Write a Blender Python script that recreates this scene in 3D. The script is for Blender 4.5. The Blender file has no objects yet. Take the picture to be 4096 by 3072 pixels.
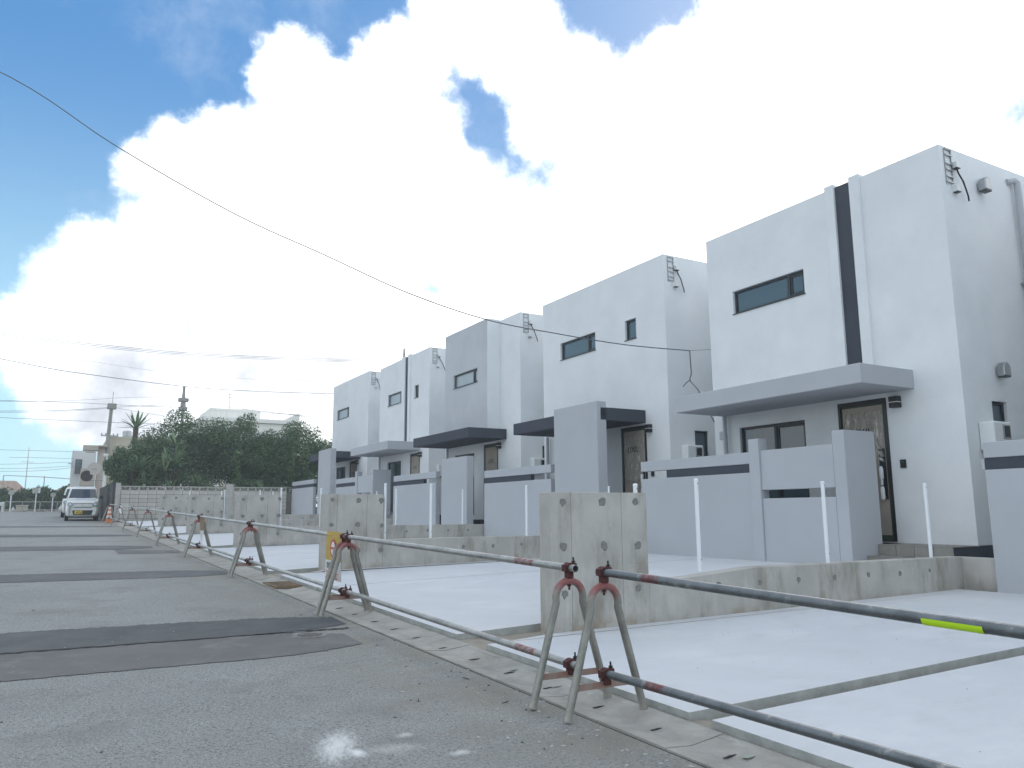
import bpy, bmesh, math, random
import numpy as np
from mathutils import Vector, Matrix

random.seed(7)
rng = np.random.default_rng(7)
S = bpy.context.scene
COL = S.collection

# ------------------------------------------------------------------ camera
cam_d = bpy.data.cameras.new('camera')
cam = bpy.data.objects.new('camera', cam_d)
COL.objects.link(cam)
R_ = Vector((0.868162, -0.496244, -0.005981))
U_ = Vector((-0.075196, -0.143447, 0.986798))
F_ = Vector((0.490550, 0.856250, 0.161851))
cam.matrix_world = Matrix(((R_.x, U_.x, -F_.x, 0), (R_.y, U_.y, -F_.y, 0), (R_.z, U_.z, -F_.z, 1.25), (0, 0, 0, 1)))
cam_d.sensor_width = 36.0
cam_d.lens = 27.455
cam_d.clip_start = 0.05
cam_d.clip_end = 5000
S.camera = cam

# ------------------------------------------------------------------ colour management
S.view_settings.view_transform = 'Standard'
S.view_settings.look = 'None'
S.view_settings.gamma = 1.0
S.view_settings.exposure = 0.29
S.view_settings.use_curve_mapping = False

# ------------------------------------------------------------------ sun and sky
SUN_EL, SUN_AZ = math.radians(34), math.radians(50)     # azimuth from the street (+Y) towards the houses (+X)
SUN_DIR = Vector((math.sin(SUN_AZ) * math.cos(SUN_EL), math.cos(SUN_AZ) * math.cos(SUN_EL), math.sin(SUN_EL)))
sd = bpy.data.lights.new('sun', 'SUN')
sd.energy = 0.6
sd.angle = math.radians(24)
sd.color = (1.0, 0.95, 0.88)
sun = bpy.data.objects.new('sun', sd)
COL.objects.link(sun)
sun.rotation_euler = SUN_DIR.to_track_quat('Z', 'Y').to_euler()

W = bpy.data.worlds.new('World')
S.world = W
W.use_nodes = True


def build_sky():
    nt = W.node_tree
    N, L = nt.nodes, nt.links
    N.clear()

    def node(t, **kw):
        n = N.new(t)
        for k, v in kw.items():
            setattr(n, k, v)
        return n

    def put(sock, v):
        if hasattr(v, 'is_output') or hasattr(v, 'links'):
            L.new(v, sock)
        else:
            sock.default_value = v

    def math_(op, a, b=0.0, c=0.0, clamp=False):
        n = node('ShaderNodeMath', operation=op, use_clamp=clamp)
        put(n.inputs[0], a); put(n.inputs[1], b); put(n.inputs[2], c)
        return n.outputs[0]

    def vmath(op, a, b=None, scale=None):
        n = node('ShaderNodeVectorMath', operation=op)
        put(n.inputs[0], a)
        if b is not None:
            put(n.inputs[1], b)
        if scale is not None:
            put(n.inputs['Scale'], scale)
        return n.outputs['Value'] if op in ('DISTANCE', 'DOT_PRODUCT', 'LENGTH') else n.outputs['Vector']

    def smooth(v, a, b, lo=0.0, hi=1.0):
        n = node('ShaderNodeMapRange', interpolation_type='SMOOTHSTEP')
        put(n.inputs[0], v); n.inputs[1].default_value = a; n.inputs[2].default_value = b
        n.inputs[3].default_value = lo; n.inputs[4].default_value = hi
        return n.outputs[0]

    def noise(vec, scale, detail=4.0, rough=0.55, color=False):
        n = node('ShaderNodeTexNoise')
        L.new(vec, n.inputs['Vector'])
        n.inputs['Scale'].default_value = scale
        n.inputs['Detail'].default_value = detail
        n.inputs['Roughness'].default_value = rough
        return n.outputs['Color' if color else 'Fac']

    d = vmath('NORMALIZE', node('ShaderNodeTexCoord').outputs['Generated'])
    sep = node('ShaderNodeSeparateXYZ'); L.new(d, sep.inputs[0])
    el = sep.outputs['Z']
    w1 = vmath('SCALE', vmath('SUBTRACT', noise(d, 9, 6, 0.6, True), (0.5, 0.5, 0.5)), scale=0.062)
    w2 = vmath('SCALE', vmath('SUBTRACT', noise(d, 42, 5, 0.62, True), (0.5, 0.5, 0.5)), scale=0.034)
    dw = vmath('ADD', vmath('ADD', d, w1), w2)
    wh = vmath('SCALE', vmath('SUBTRACT', noise(d, 18, 6, 0.7, True), (0.5, 0.5, 0.5)), scale=0.066)
    dh = vmath('ADD', d, wh)

    def union(discs, vec, k, grow=1.0):
        out = None
        for x, y, z, r in discs:
            v = math_('SUBTRACT', vmath('DISTANCE', vec, (x, y, z)), r * grow)
            out = v if out is None else math_('SMOOTH_MIN', out, v, k)
        return out

    # towering cumulus banks (directions of their lobes and angular radii)
    lobes = [(-0.046, 0.977, 0.21, 0.0402), (-0.017, 0.965, 0.26, 0.0347), (0.008, 0.957, 0.289, 0.0387), (0.057, 0.957, 0.285, 0.0424), (0.044, 0.922, 0.385, 0.0238), (0.082, 0.912, 0.402, 0.0357), (0.108, 0.925, 0.365, 0.0509), (0.124, 0.902, 0.413, 0.0384), (0.157, 0.89, 0.428, 0.0366), (0.189, 0.881, 0.434, 0.0489), (0.172, 0.848, 0.501, 0.030), (0.187, 0.838, 0.512, 0.030), (0.214, 0.836, 0.505, 0.0321), (0.239, 0.839, 0.489, 0.0325), (0.205, 0.86, 0.467, 0.0379), (0.301, 0.8, 0.519, 0.0391), (0.288, 0.8, 0.526, 0.0297), (0.28, 0.835, 0.474, 0.0523), (0.336, 0.813, 0.476, 0.0556), (0.249, 0.89, 0.381, 0.1122), (0.13, 0.946, 0.297, 0.1038), (0.042, 0.982, 0.183, 0.1109), (0.271, 0.942, 0.198, 0.19), (0.456, 0.861, 0.226, 0.2128), (0.336, 0.749, 0.571, 0.036), (0.355, 0.75, 0.556, 0.045), (0.373, 0.75, 0.546, 0.0433), (0.421, 0.726, 0.544, 0.0597), (0.502, 0.722, 0.477, 0.0837), (0.626, 0.651, 0.428, 0.144), (0.74, 0.513, 0.435, 0.2173), (0.848, 0.499, 0.179, 0.2326), (0.643, 0.721, 0.259, 0.2195), (0.341, 0.852, 0.398, 0.0854), (0.411, 0.838, 0.358, 0.0869), (-0.03, 0.985, 0.165, 0.03)]
    gaps = [(0.496, 0.654, 0.571, 0.027), (0.524, 0.634, 0.569, 0.023), (0.470, 0.669, 0.577, 0.017), (0.373, 0.781, 0.5, 0.0155), (0.395, 0.783, 0.48, 0.019), (0.414, 0.788, 0.455, 0.0192), (0.435, 0.791, 0.43, 0.0182), (0.46, 0.783, 0.418, 0.0194), (0.486, 0.772, 0.41, 0.0172), (0.49, 0.761, 0.425, 0.0137), (0.386, 0.879, 0.28, 0.0117), (0.83, 0.389, 0.4, 0.0191)]
    grey = [(0.06, 0.985, 0.135, 0.06), (0.02, 0.99, 0.10, 0.05), (0.112, 0.971, 0.213, 0.0327), (0.126, 0.977, 0.174, 0.0329), (0.179, 0.972, 0.155, 0.0448), (0.251, 0.952, 0.175, 0.0516), (0.18, 0.975, 0.19, 0.03)]
    sc = union(lobes, dw, 0.012)
    sh = union(gaps, dh, 0.012, 1.0)
    seen = math_('MULTIPLY', smooth(sc, -0.009, 0.011, 1, 0), smooth(sh, -0.024, 0.014, 0, 1))
    # the rest of the sky: the same broken cumulus
    fb = noise(d, 2.3, 7, 0.58)
    rest = smooth(fb, 0.46, 0.53)
    ahead = vmath('DOT_PRODUCT', d, tuple(F_))
    cover = node('ShaderNodeMix', data_type='FLOAT')
    L.new(smooth(ahead, 0.76, 0.66), cover.inputs[0]); L.new(seen, cover.inputs[2]); L.new(rest, cover.inputs[3])
    mask = cover.outputs[0]
    # thin veil low over the horizon and faint wisps higher up
    low = smooth(el, 0.0, 0.42, 0.88, 0.80)
    veil = low
    total = math_('MAXIMUM', mask, veil, clamp=True)

    # cloud radiance: white, greyer bases, warmer and brighter towards the hidden sun
    sg = union(grey, dh, 0.03)
    g = math_('MULTIPLY', smooth(sg, -0.05, 0.05, 1, 0), smooth(noise(d, 7, 5, 0.6), 0.30, 0.62))
    body = smooth(noise(d, 3.5, 5, 0.55), 0.40, 0.72, 0.0, 0.18)
    shade = math_('ADD', math_('MULTIPLY', g, 0.60), body, clamp=True)
    sunward = vmath('DOT_PRODUCT', d, tuple(SUN_DIR))
    glow = smooth(sunward, 0.35, 1.0)
    br = math_('MULTIPLY', math_('SUBTRACT', 1.22, shade), math_('ADD', math_('MULTIPLY', glow, 0.5), 1.0))
    tint = node('ShaderNodeMix', data_type='RGBA')
    L.new(smooth(sunward, 0.55, 0.98), tint.inputs[0])
    tint.inputs[6].default_value = (0.93, 0.975, 1.0, 1)
    tint.inputs[7].default_value = (1.0, 0.965, 0.90, 1)
    lav = node('ShaderNodeMix', data_type='RGBA')
    L.new(g, lav.inputs[0]); L.new(tint.outputs[2], lav.inputs[6]); lav.inputs[7].default_value = (0.86, 0.90, 1.0, 1)
    veilcol = node('ShaderNodeMix', data_type='RGBA')
    air = node('ShaderNodeMix', data_type='RGBA')
    L.new(smooth(el, 0.05, 0.52), air.inputs[0])
    air.inputs[6].default_value = (0.50, 0.83, 0.98, 1)
    air.inputs[7].default_value = (0.055, 0.245, 0.56, 1)
    patchy = node('ShaderNodeMix', data_type='RGBA')
    L.new(math_('MULTIPLY', smooth(noise(d, 6, 6, 0.62), 0.50, 0.80), 0.40), patchy.inputs[0])
    L.new(air.outputs[2], patchy.inputs[6])
    patchy.inputs[7].default_value = (0.85, 0.90, 0.97, 1)
    L.new(mask, veilcol.inputs[0])
    L.new(patchy.outputs[2], veilcol.inputs[6])
    L.new(lav.outputs[2], veilcol.inputs[7])
    brm = node('ShaderNodeMix', data_type='FLOAT')
    L.new(mask, brm.inputs[0]); brm.inputs[2].default_value = 0.95; L.new(br, brm.inputs[3])
    br = brm.outputs[0]
    cb = node('ShaderNodeBackground')
    L.new(veilcol.outputs[2], cb.inputs[0]); L.new(br, cb.inputs[1])

    sky = node('ShaderNodeTexSky', sky_type='NISHITA')
    sky.sun_disc = False
    sky.sun_elevation = SUN_EL
    sky.sun_rotation = SUN_AZ
    sky.air_density = 1.0
    sky.dust_density = 0.6
    sky.ozone_density = 1.6
    sb = node('ShaderNodeBackground')
    L.new(sky.outputs[0], sb.inputs[0]); sb.inputs[1].default_value = 0.15
    mix = node('ShaderNodeMixShader')
    L.new(total, mix.inputs[0]); L.new(sb.outputs[0], mix.inputs[1]); L.new(cb.outputs[0], mix.inputs[2])
    out = node('ShaderNodeOutputWorld')
    L.new(mix.outputs[0], out.inputs[0])


build_sky()

# ------------------------------------------------------------------ materials
MATS = {}


def mat(name, col, rough=0.8, metal=0.0, var=0.0, vscale=6.0, bump=0.0, bscale=80.0, spec=0.4, col2=None, detail=6.0, stretch=None, coords='Object'):
    """Principled material: two-tone noise in colour, fine relief from a second noise."""
    m = bpy.data.materials.new(name)
    m.use_nodes = True
    nt = m.node_tree
    b = nt.nodes['Principled BSDF']
    b.inputs['Base Color'].default_value = (*col, 1)
    b.inputs['Roughness'].default_value = rough
    b.inputs['Metallic'].default_value = metal
    b.inputs['Specular IOR Level'].default_value = spec
    tc = nt.nodes.new('ShaderNodeTexCoord')
    vec = tc.outputs[coords]
    if stretch:
        mp = nt.nodes.new('ShaderNodeMapping')
        mp.inputs['Scale'].default_value = stretch
        nt.links.new(vec, mp.inputs[0])
        svec = mp.outputs[0]
    else:
        svec = vec
    if var or col2:
        n = nt.nodes.new('ShaderNodeTexNoise')
        n.inputs['Scale'].default_value = vscale
        n.inputs['Detail'].default_value = detail
        n.inputs['Roughness'].default_value = 0.6
        nt.links.new(svec, n.inputs['Vector'])
        r = nt.nodes.new('ShaderNodeValToRGB')
        r.color_ramp.elements[0].position = 0.32
        r.color_ramp.elements[1].position = 0.70
        c2 = col2 or tuple(c * (1 - var) for c in col)
        c1 = col if col2 else tuple(min(1, c * (1 + var * 0.5)) for c in col)
        r.color_ramp.elements[0].color = (*c2, 1)
        r.color_ramp.elements[1].color = (*c1, 1)
        nt.links.new(n.outputs['Fac'], r.inputs[0])
        nt.links.new(r.outputs[0], b.inputs['Base Color'])
    if bump:
        n2 = nt.nodes.new('ShaderNodeTexNoise')
        n2.inputs['Scale'].default_value = bscale
        n2.inputs['Detail'].default_value = 5
        nt.links.new(vec, n2.inputs['Vector'])
        bp = nt.nodes.new('ShaderNodeBump')
        bp.inputs['Strength'].default_value = bump
        bp.inputs['Distance'].default_value = 0.01
        nt.links.new(n2.outputs['Fac'], bp.inputs['Height'])
        nt.links.new(bp.outputs[0], b.inputs['Normal'])
    MATS[name] = m
    return m


class Sh:
    """Small helper to extend a material's node tree."""
    def __init__(s, m):
        s.nt = m.node_tree; s.N = s.nt.nodes; s.L = s.nt.links
        s.b = s.N['Principled BSDF']

    def put(s, sock, v):
        if hasattr(v, 'links'):
            s.L.new(v, sock)
        else:
            sock.default_value = v

    def tc(s, out='Object'):
        return s.N.new('ShaderNodeTexCoord').outputs[out]

    def noise(s, vec, scale, detail=5, rough=0.6):
        n = s.N.new('ShaderNodeTexNoise')
        s.L.new(vec, n.inputs['Vector']); n.inputs['Scale'].default_value = scale
        n.inputs['Detail'].default_value = detail; n.inputs['Roughness'].default_value = rough
        return n.outputs['Fac']

    def mapping(s, vec, scale=(1, 1, 1), loc=(0, 0, 0), rot=(0, 0, 0)):
        n = s.N.new('ShaderNodeMapping'); s.L.new(vec, n.inputs[0])
        n.inputs['Scale'].default_value = scale; n.inputs['Location'].default_value = loc; n.inputs['Rotation'].default_value = rot
        return n.outputs[0]

    def m(s, op, a, b=0.0, c=0.0, clamp=False):
        n = s.N.new('ShaderNodeMath'); n.operation = op; n.use_clamp = clamp
        s.put(n.inputs[0], a); s.put(n.inputs[1], b); s.put(n.inputs[2], c)
        return n.outputs[0]

    def step(s, v, a, b, lo=0.0, hi=1.0):
        n = s.N.new('ShaderNodeMapRange'); n.interpolation_type = 'SMOOTHSTEP'
        s.put(n.inputs[0], v); n.inputs[1].default_value = a; n.inputs[2].default_value = b
        n.inputs[3].default_value = lo; n.inputs[4].default_value = hi
        return n.outputs[0]

    def sep(s, vec):
        n = s.N.new('ShaderNodeSeparateXYZ'); s.L.new(vec, n.inputs[0])
        return n.outputs

    def mix(s, f, a, b):
        n = s.N.new('ShaderNodeMix'); n.data_type = 'RGBA'
        s.put(n.inputs[0], f)
        s.put(n.inputs[6], a if hasattr(a, 'links') else (*a, 1))
        s.put(n.inputs[7], b if hasattr(b, 'links') else (*b, 1))
        return n.outputs[2]

    def base(s):
        l = s.b.inputs['Base Color'].links
        return l[0].from_socket if l else tuple(s.b.inputs['Base Color'].default_value)[:3]

    def setbase(s, c):
        s.put(s.b.inputs['Base Color'], c)


def overlay_stains(m, col, scale, lo, hi, amount, stretch=(1, 1, 1), coords='Object'):
    s = Sh(m)
    v = s.mapping(s.tc(coords), stretch)
    f = s.m('MULTIPLY', s.step(s.noise(v, scale, 7, 0.65), lo, hi), amount)
    s.setbase(s.mix(f, s.base(), col))


stucco = mat('white_stucco', (0.83, 0.845, 0.855), 0.9, var=0.06, vscale=1.3, bump=0.6, bscale=60, spec=0.2, detail=9.0)
light_grey_stucco = mat('light_grey_stucco', (0.575, 0.59, 0.615), 0.9, var=0.06, vscale=1.2, bump=0.5, bscale=70, spec=0.2)
grey_stucco = mat('grey_stucco', (0.485, 0.497, 0.525), 0.9, var=0.05, vscale=1.0, bump=0.4, bscale=150, spec=0.2)
dark_stucco = mat('charcoal_stucco', (0.070, 0.078, 0.098), 0.88, var=0.08, vscale=1.5, bump=0.35, bscale=150, spec=0.25)
slab_m = mat('pale_concrete', (0.60, 0.611, 0.63), 0.85, var=0.05, vscale=1.2, bump=0.25, bscale=120, spec=0.25)
overlay_stains(slab_m, (0.50, 0.50, 0.49), 2.4, 0.50, 0.78, 0.5, (1, 2.2, 1))
overlay_stains(slab_m, (0.70, 0.705, 0.71), 1.1, 0.50, 0.70, 0.5, (1, 1.6, 1))
overlay_stains(slab_m, (0.60, 0.60, 0.585), 40.0, 0.56, 0.70, 0.45)
overlay_stains(slab_m, (0.36, 0.355, 0.35), 9.0, 0.705, 0.76, 0.5, (0.5, 3.5, 1))
slab_edge = mat('cast_concrete_edge', (0.42, 0.43, 0.41), 0.9, var=0.25, vscale=6, bump=0.5, bscale=60)
conc = mat('form_concrete', (0.485, 0.465, 0.43), 0.88, var=0.16, vscale=2.2, bump=0.4, bscale=50, spec=0.25)
overlay_stains(conc, (0.25, 0.225, 0.18), 1.9, 0.46, 0.70, 0.75, (1.6, 1.6, 0.55))
overlay_stains(conc, (0.60, 0.575, 0.52), 3.0, 0.56, 0.75, 0.5, (3.0, 3.0, 0.35))
_s = Sh(conc)
_z = _s.sep(_s.tc('Object'))[2]
_f = _s.m('MULTIPLY', _s.step(_z, 0.22, 0.0), _s.step(_s.noise(_s.tc('Object'), 3.5, 6, 0.7), 0.42, 0.62))
_s.setbase(_s.mix(_s.m('MULTIPLY', _f, 0.75), _s.base(), (0.26, 0.17, 0.085)))
patch_m = mat('mortar_patch', (0.235, 0.225, 0.21), 0.95, var=0.25, vscale=30, bump=0.5, bscale=90)
gutter_m = mat('gutter_concrete', (0.39, 0.375, 0.34), 0.92, var=0.22, vscale=4, bump=0.6, bscale=90, spec=0.25)
overlay_stains(gutter_m, (0.50, 0.49, 0.45), 9.0, 0.60, 0.70, 0.6, (1, 0.6, 1))
overlay_stains(gutter_m, (0.25, 0.23, 0.20), 2.2, 0.52, 0.72, 0.5)
overlay_stains(gutter_m, (0.70, 0.69, 0.66), 22.0, 0.70, 0.74, 0.6)
slot_m = mat('slot_dark', (0.03, 0.028, 0.025), 0.95)
green_paint = mat('green_marking_paint', (0.24, 0.36, 0.28), 0.9, col2=(0.36, 0.35, 0.30), vscale=40)
block_m = mat('concrete_block', (0.58, 0.55, 0.50), 0.92, var=0.22, vscale=2.5, bump=0.5, bscale=70, coords='Object')
_s = Sh(block_m)
_oi = _s.N.new('ShaderNodeObjectInfo')
_s.setbase(_s.mix(_s.m('MULTIPLY', _oi.outputs['Random'], 0.5), _s.base(), (0.36, 0.335, 0.30)))
mortar_m = mat('block_mortar', (0.16, 0.15, 0.135), 0.95, var=0.2, vscale=5, bump=0.3)
dark_wall_m = mat('mouldy_block', (0.085, 0.088, 0.09), 0.95, var=0.4, vscale=1.6, bump=0.5, bscale=40)
black_metal = mat('black_powder_coat', (0.016, 0.018, 0.02), 0.42, spec=0.5)
frame_m = mat('dark_window_frame', (0.03, 0.036, 0.042), 0.45, spec=0.5, bump=0.0)
white_pvc = mat('white_coated_steel', (0.84, 0.86, 0.88), 0.45, spec=0.5, var=0.03, vscale=8)
pvc_grey = mat('grey_pvc_pipe', (0.47, 0.49, 0.52), 0.55, var=0.06)
steel_m = mat('stainless_steel', (0.40, 0.41, 0.42), 0.28, metal=0.9, var=0.1, vscale=12)
rubber_m = mat('black_cable', (0.025, 0.025, 0.028), 0.7)
wire_m = mat('overhead_wire', (0.12, 0.12, 0.125), 0.7)
heater_m = mat('white_enamel', (0.78, 0.80, 0.80), 0.4, spec=0.5)
clamp_m = mat('rusty_clamp', (0.075, 0.038, 0.034), 0.8, metal=0.3, col2=(0.135, 0.040, 0.038), vscale=30, bump=0.5, bscale=120)
tile_m = mat('porch_tile', (0.29, 0.275, 0.25), 0.7, var=0.12, vscale=9, bump=0.2, bscale=60)
grout_m = mat('tile_grout', (0.55, 0.54, 0.51), 0.9)
yard_m = mat('yard_ground', (0.42, 0.43, 0.43), 0.95, var=0.15, vscale=1.2)
pole_m = mat('pole_concrete', (0.34, 0.33, 0.31), 0.9, var=0.15, vscale=3)
bark_m = mat('bark', (0.10, 0.08, 0.06), 0.95, var=0.4, vscale=8, bump=0.8, bscale=20)
sign_back = mat('weathered_sign_back', (0.45, 0.45, 0.42), 0.6, var=0.15, vscale=10)
cream_m = mat('cream_render', (0.62, 0.565, 0.45), 0.9, var=0.10, vscale=0.6, bump=0.2)
pinkish_m = mat('stained_beige_render', (0.56, 0.49, 0.43), 0.9, var=0.2, vscale=0.7, bump=0.2, stretch=(1, 1, 0.3))
offwhite_m = mat('off_white_render', (0.72, 0.73, 0.74), 0.9, var=0.06, vscale=0.5)
roof_tile_m = mat('orange_roof_tile', (0.68, 0.50, 0.42), 0.9, var=0.2, vscale=3)
hazy_white = mat('sunlit_white_render', (0.90, 0.88, 0.83), 0.9, var=0.05, vscale=0.4)
brown_paper = mat('brown_masking_paper', (0.40, 0.345, 0.295), 0.8, var=0.12, vscale=3, bump=0.2, bscale=15)
ink_m = mat('printed_ink', (0.05, 0.045, 0.045), 0.8)
tape_m = mat('fluorescent_tape', (0.55, 0.85, 0.02), 0.5)
door_green = mat('dark_green_door_edge', (0.05, 0.075, 0.055), 0.5)

# door protection film
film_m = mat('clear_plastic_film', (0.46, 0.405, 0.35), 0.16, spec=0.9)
_s = Sh(film_m)
_v = _s.mapping(_s.tc('Object'), (7, 7, 2.2), rot=(0.35, 0, 0))
_n = _s.N.new('ShaderNodeTexNoise'); _s.L.new(_v, _n.inputs['Vector'])
_n.inputs['Scale'].default_value = 1.6; _n.inputs['Detail'].default_value = 5; _n.inputs['Distortion'].default_value = 2.2
_bp = _s.N.new('ShaderNodeBump'); _bp.inputs['Strength'].default_value = 1.0; _bp.inputs['Distance'].default_value = 0.09
_s.L.new(_n.outputs['Fac'], _bp.inputs['Height']); _s.L.new(_bp.outputs[0], _s.b.inputs['Normal'])
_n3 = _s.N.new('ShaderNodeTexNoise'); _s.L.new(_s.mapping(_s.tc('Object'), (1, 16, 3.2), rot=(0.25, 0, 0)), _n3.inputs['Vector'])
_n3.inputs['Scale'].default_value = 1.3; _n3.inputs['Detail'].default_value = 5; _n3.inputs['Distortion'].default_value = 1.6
_s.setbase(_s.mix(_s.m('MULTIPLY', _s.step(_n3.outputs['Fac'], 0.56, 0.66), 0.70), _s.base(), (0.86, 0.81, 0.74)))   # sky reflections on the creases, painted in as pale streaks

# window glass: dark interior with a blue sky mirror
glass_m = mat('window_glass', (0.075, 0.115, 0.14), 0.06, spec=0.9)
frost_m = mat('frosted_glass', (0.36, 0.43, 0.46), 0.25, spec=0.7, col2=(0.27, 0.35, 0.39), vscale=1.2)

# galvanised pipe / barrier steel
def galvanised(name, base, red_top=None, band=None):
    m = mat(name, base, 0.42, metal=0.7, var=0.28, vscale=7, bump=0.25, bscale=90, spec=0.5)
    overlay_stains(m, tuple(c * 0.35 for c in base), 5, 0.55, 0.72, 0.7)
    overlay_stains(m, (0.50, 0.48, 0.43), 8, 0.57, 0.68, 0.6)
    s = Sh(m)
    o = s.sep(s.tc('Object'))
    nz = s.noise(s.tc('Object'), 18, 5, 0.7)
    if red_top:
        f = s.step(s.m('ADD', o[2], s.m('MULTIPLY', nz, 0.12)), red_top, red_top + 0.10)
        s.setbase(s.mix(s.m('MULTIPLY', f, 0.8), s.base(), (0.26, 0.035, 0.035)))
        mud = s.step(s.m('ADD', o[2], s.m('MULTIPLY', nz, 0.25)), 0.24, 0.08)
        s.setbase(s.mix(s.m('MULTIPLY', mud, 0.65), s.base(), (0.42, 0.39, 0.33)))
        l = s.b.inputs['Metallic']
        s.put(l, s.m('MULTIPLY', s.m('SUBTRACT', 1.0, s.m('MAXIMUM', f, mud)), 0.7))
    if band:
        yy = s.m('ABSOLUTE', o[1])
        e = s.m('ADD', yy, s.m('MULTIPLY', nz, 0.05))
        f = s.m('MULTIPLY', s.step(e, band[0], band[0] + 0.02), s.step(e, band[1], band[1] + 0.03, 1, 0))
        s.setbase(s.mix(s.m('MULTIPLY', f, s.step(s.noise(s.tc('Object'), 26, 5, 0.7), 0.36, 0.56, 0.25, 0.8)), s.base(), (0.20, 0.04, 0.036)))
    return m


stand_m = galvanised('galvanised_barrier_steel', (0.33, 0.32, 0.29), red_top=0.715)
pipe_m = galvanised('galvanised_pipe', (0.45, 0.45, 0.435))
pipe_red_m = galvanised('red_smeared_pipe', (0.40, 0.395, 0.38), band=(0.50, 0.75))
pipe_dark_m = galvanised('weathered_dark_pipe', (0.18, 0.195, 0.205), band=(0.46, 0.60))
bar_m = mat('rusty_flat_bar', (0.36, 0.31, 0.27), 0.7, metal=0.3, col2=(0.30, 0.13, 0.10), vscale=7)

# asphalt
road_m = mat('old_asphalt', (0.325, 0.334, 0.322), 0.93, bump=1.0, bscale=170, spec=0.25, col2=(0.26, 0.267, 0.258), vscale=0.7)
_s = Sh(road_m)
_o = _s.tc('Object')
_s.setbase(_s.mix(_s.m('MULTIPLY', _s.step(_s.noise(_o, 95, 4, 0.85), 0.50, 0.62), 0.62), _s.base(), (0.56, 0.555, 0.55)))
_s.setbase(_s.mix(_s.m('MULTIPLY', _s.step(_s.noise(_o, 60, 4, 0.8), 0.49, 0.36), 0.8), _s.base(), (0.075, 0.075, 0.078)))
_s.setbase(_s.mix(_s.m('MULTIPLY', _s.step(_s.noise(_o, 1.5, 5, 0.6), 0.50, 0.68), 0.35), _s.base(), (0.185, 0.175, 0.165)))
# sandy run-off beside the gutter
_x = _s.sep(_o)
_edge = _s.m('ADD', _x[0], _s.m('MULTIPLY', _x[1], 0.02))
_sand = _s.m('MULTIPLY', _s.step(_edge, 1.3, 2.8), _s.step(_s.noise(_o, 2.6, 6, 0.65), 0.30, 0.62))
_s.setbase(_s.mix(_s.m('MULTIPLY', _sand, 0.6), _s.base(), (0.275, 0.25, 0.205)))
# spilled white mortar
def spill(s, x, y, rx, ry, rot, amt):
    v = s.mapping(s.mapping(s.tc('Object'), loc=(-x, -y, 0)), (1, 1, 0), rot=(0, 0, rot))
    w = s.mapping(v, (1 / rx, 1 / ry, 0))
    q = s.sep(w)
    rr = s.m('SQRT', s.m('ADD', s.m('MULTIPLY', q[0], q[0]), s.m('MULTIPLY', q[1], q[1])))
    n = s.m('ADD', rr, s.m('MULTIPLY', s.m('SUBTRACT', s.noise(s.mapping(v, (1.3, 0.45, 1)), 24, 6, 0.75), 0.5), 2.2))
    s.setbase(s.mix(s.m('MULTIPLY', s.step(n, 1.25, 0.0), amt), s.base(), (0.80, 0.80, 0.78)))
spill(_s, 1.37, 4.28, 0.12, 0.30, 0.35, 0.85)
spill(_s, 1.43, 4.12, 0.05, 0.09, -0.2, 1.0)
spill(_s, 1.90, 3.87, 0.07, 0.05, 0.2, 0.6)
spill(_s, 1.76, 4.29, 0.06, 0.05, 0.2, 0.5)
spill(_s, 1.62, 4.10, 0.20, 0.10, 0.2, 0.28)
patch_dark = mat('new_asphalt_patch', (0.092, 0.096, 0.098), 0.93, bump=1.0, bscale=130, spec=0.3, col2=(0.135, 0.139, 0.14), vscale=2.2)
overlay_stains(patch_dark, (0.30, 0.30, 0.29), 6, 0.66, 0.76, 0.5, (0.5, 2, 1))
patch_mid = mat('worn_asphalt_patch', (0.145, 0.144, 0.143), 0.93, bump=1.0, bscale=130, spec=0.3, col2=(0.185, 0.177, 0.176), vscale=1.6)
overlay_stains(patch_mid, (0.30, 0.30, 0.29), 6, 0.66, 0.76, 0.5, (0.5, 2, 1))
overlay_stains(patch_mid, (0.27, 0.265, 0.26), 3.0, 0.50, 0.72, 0.5)
overlay_stains(patch_dark, (0.16, 0.16, 0.165), 3.2, 0.50, 0.74, 0.5)
patch_far = mat('faded_asphalt_patch', (0.115, 0.117, 0.121), 0.93, bump=0.8, bscale=130, spec=0.3, col2=(0.16, 0.161, 0.164), vscale=1.6)
ground_m = mat('dry_ground', (0.16, 0.16, 0.12), 0.95, var=0.3, vscale=0.4)


def leaf_material(name, c1, c2, c3):
    m = bpy.data.materials.new(name)
    m.use_nodes = True
    nt = m.node_tree
    nt.nodes.clear()
    g = nt.nodes.new('ShaderNodeNewGeometry')
    r = nt.nodes.new('ShaderNodeValToRGB')
    r.color_ramp.elements[0].color = (*c1, 1)
    r.color_ramp.elements[1].color = (*c3, 1)
    e = r.color_ramp.elements.new(0.55); e.color = (*c2, 1)
    nt.links.new(g.outputs['Random Per Island'], r.inputs[0])
    p = nt.nodes.new('ShaderNodeBsdfPrincipled')
    p.inputs['Roughness'].default_value = 0.5
    p.inputs['Specular IOR Level'].default_value = 0.4
    nt.links.new(r.outputs[0], p.inputs['Base Color'])
    t = nt.nodes.new('ShaderNodeBsdfTranslucent')
    nt.links.new(r.outputs[0], t.inputs[0])
    mx = nt.nodes.new('ShaderNodeMixShader'); mx.inputs[0].default_value = 0.25
    nt.links.new(p.outputs[0], mx.inputs[1]); nt.links.new(t.outputs[0], mx.inputs[2])
    o = nt.nodes.new('ShaderNodeOutputMaterial')
    nt.links.new(mx.outputs[0], o.inputs[0])
    MATS[name] = m
    return m


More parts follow.
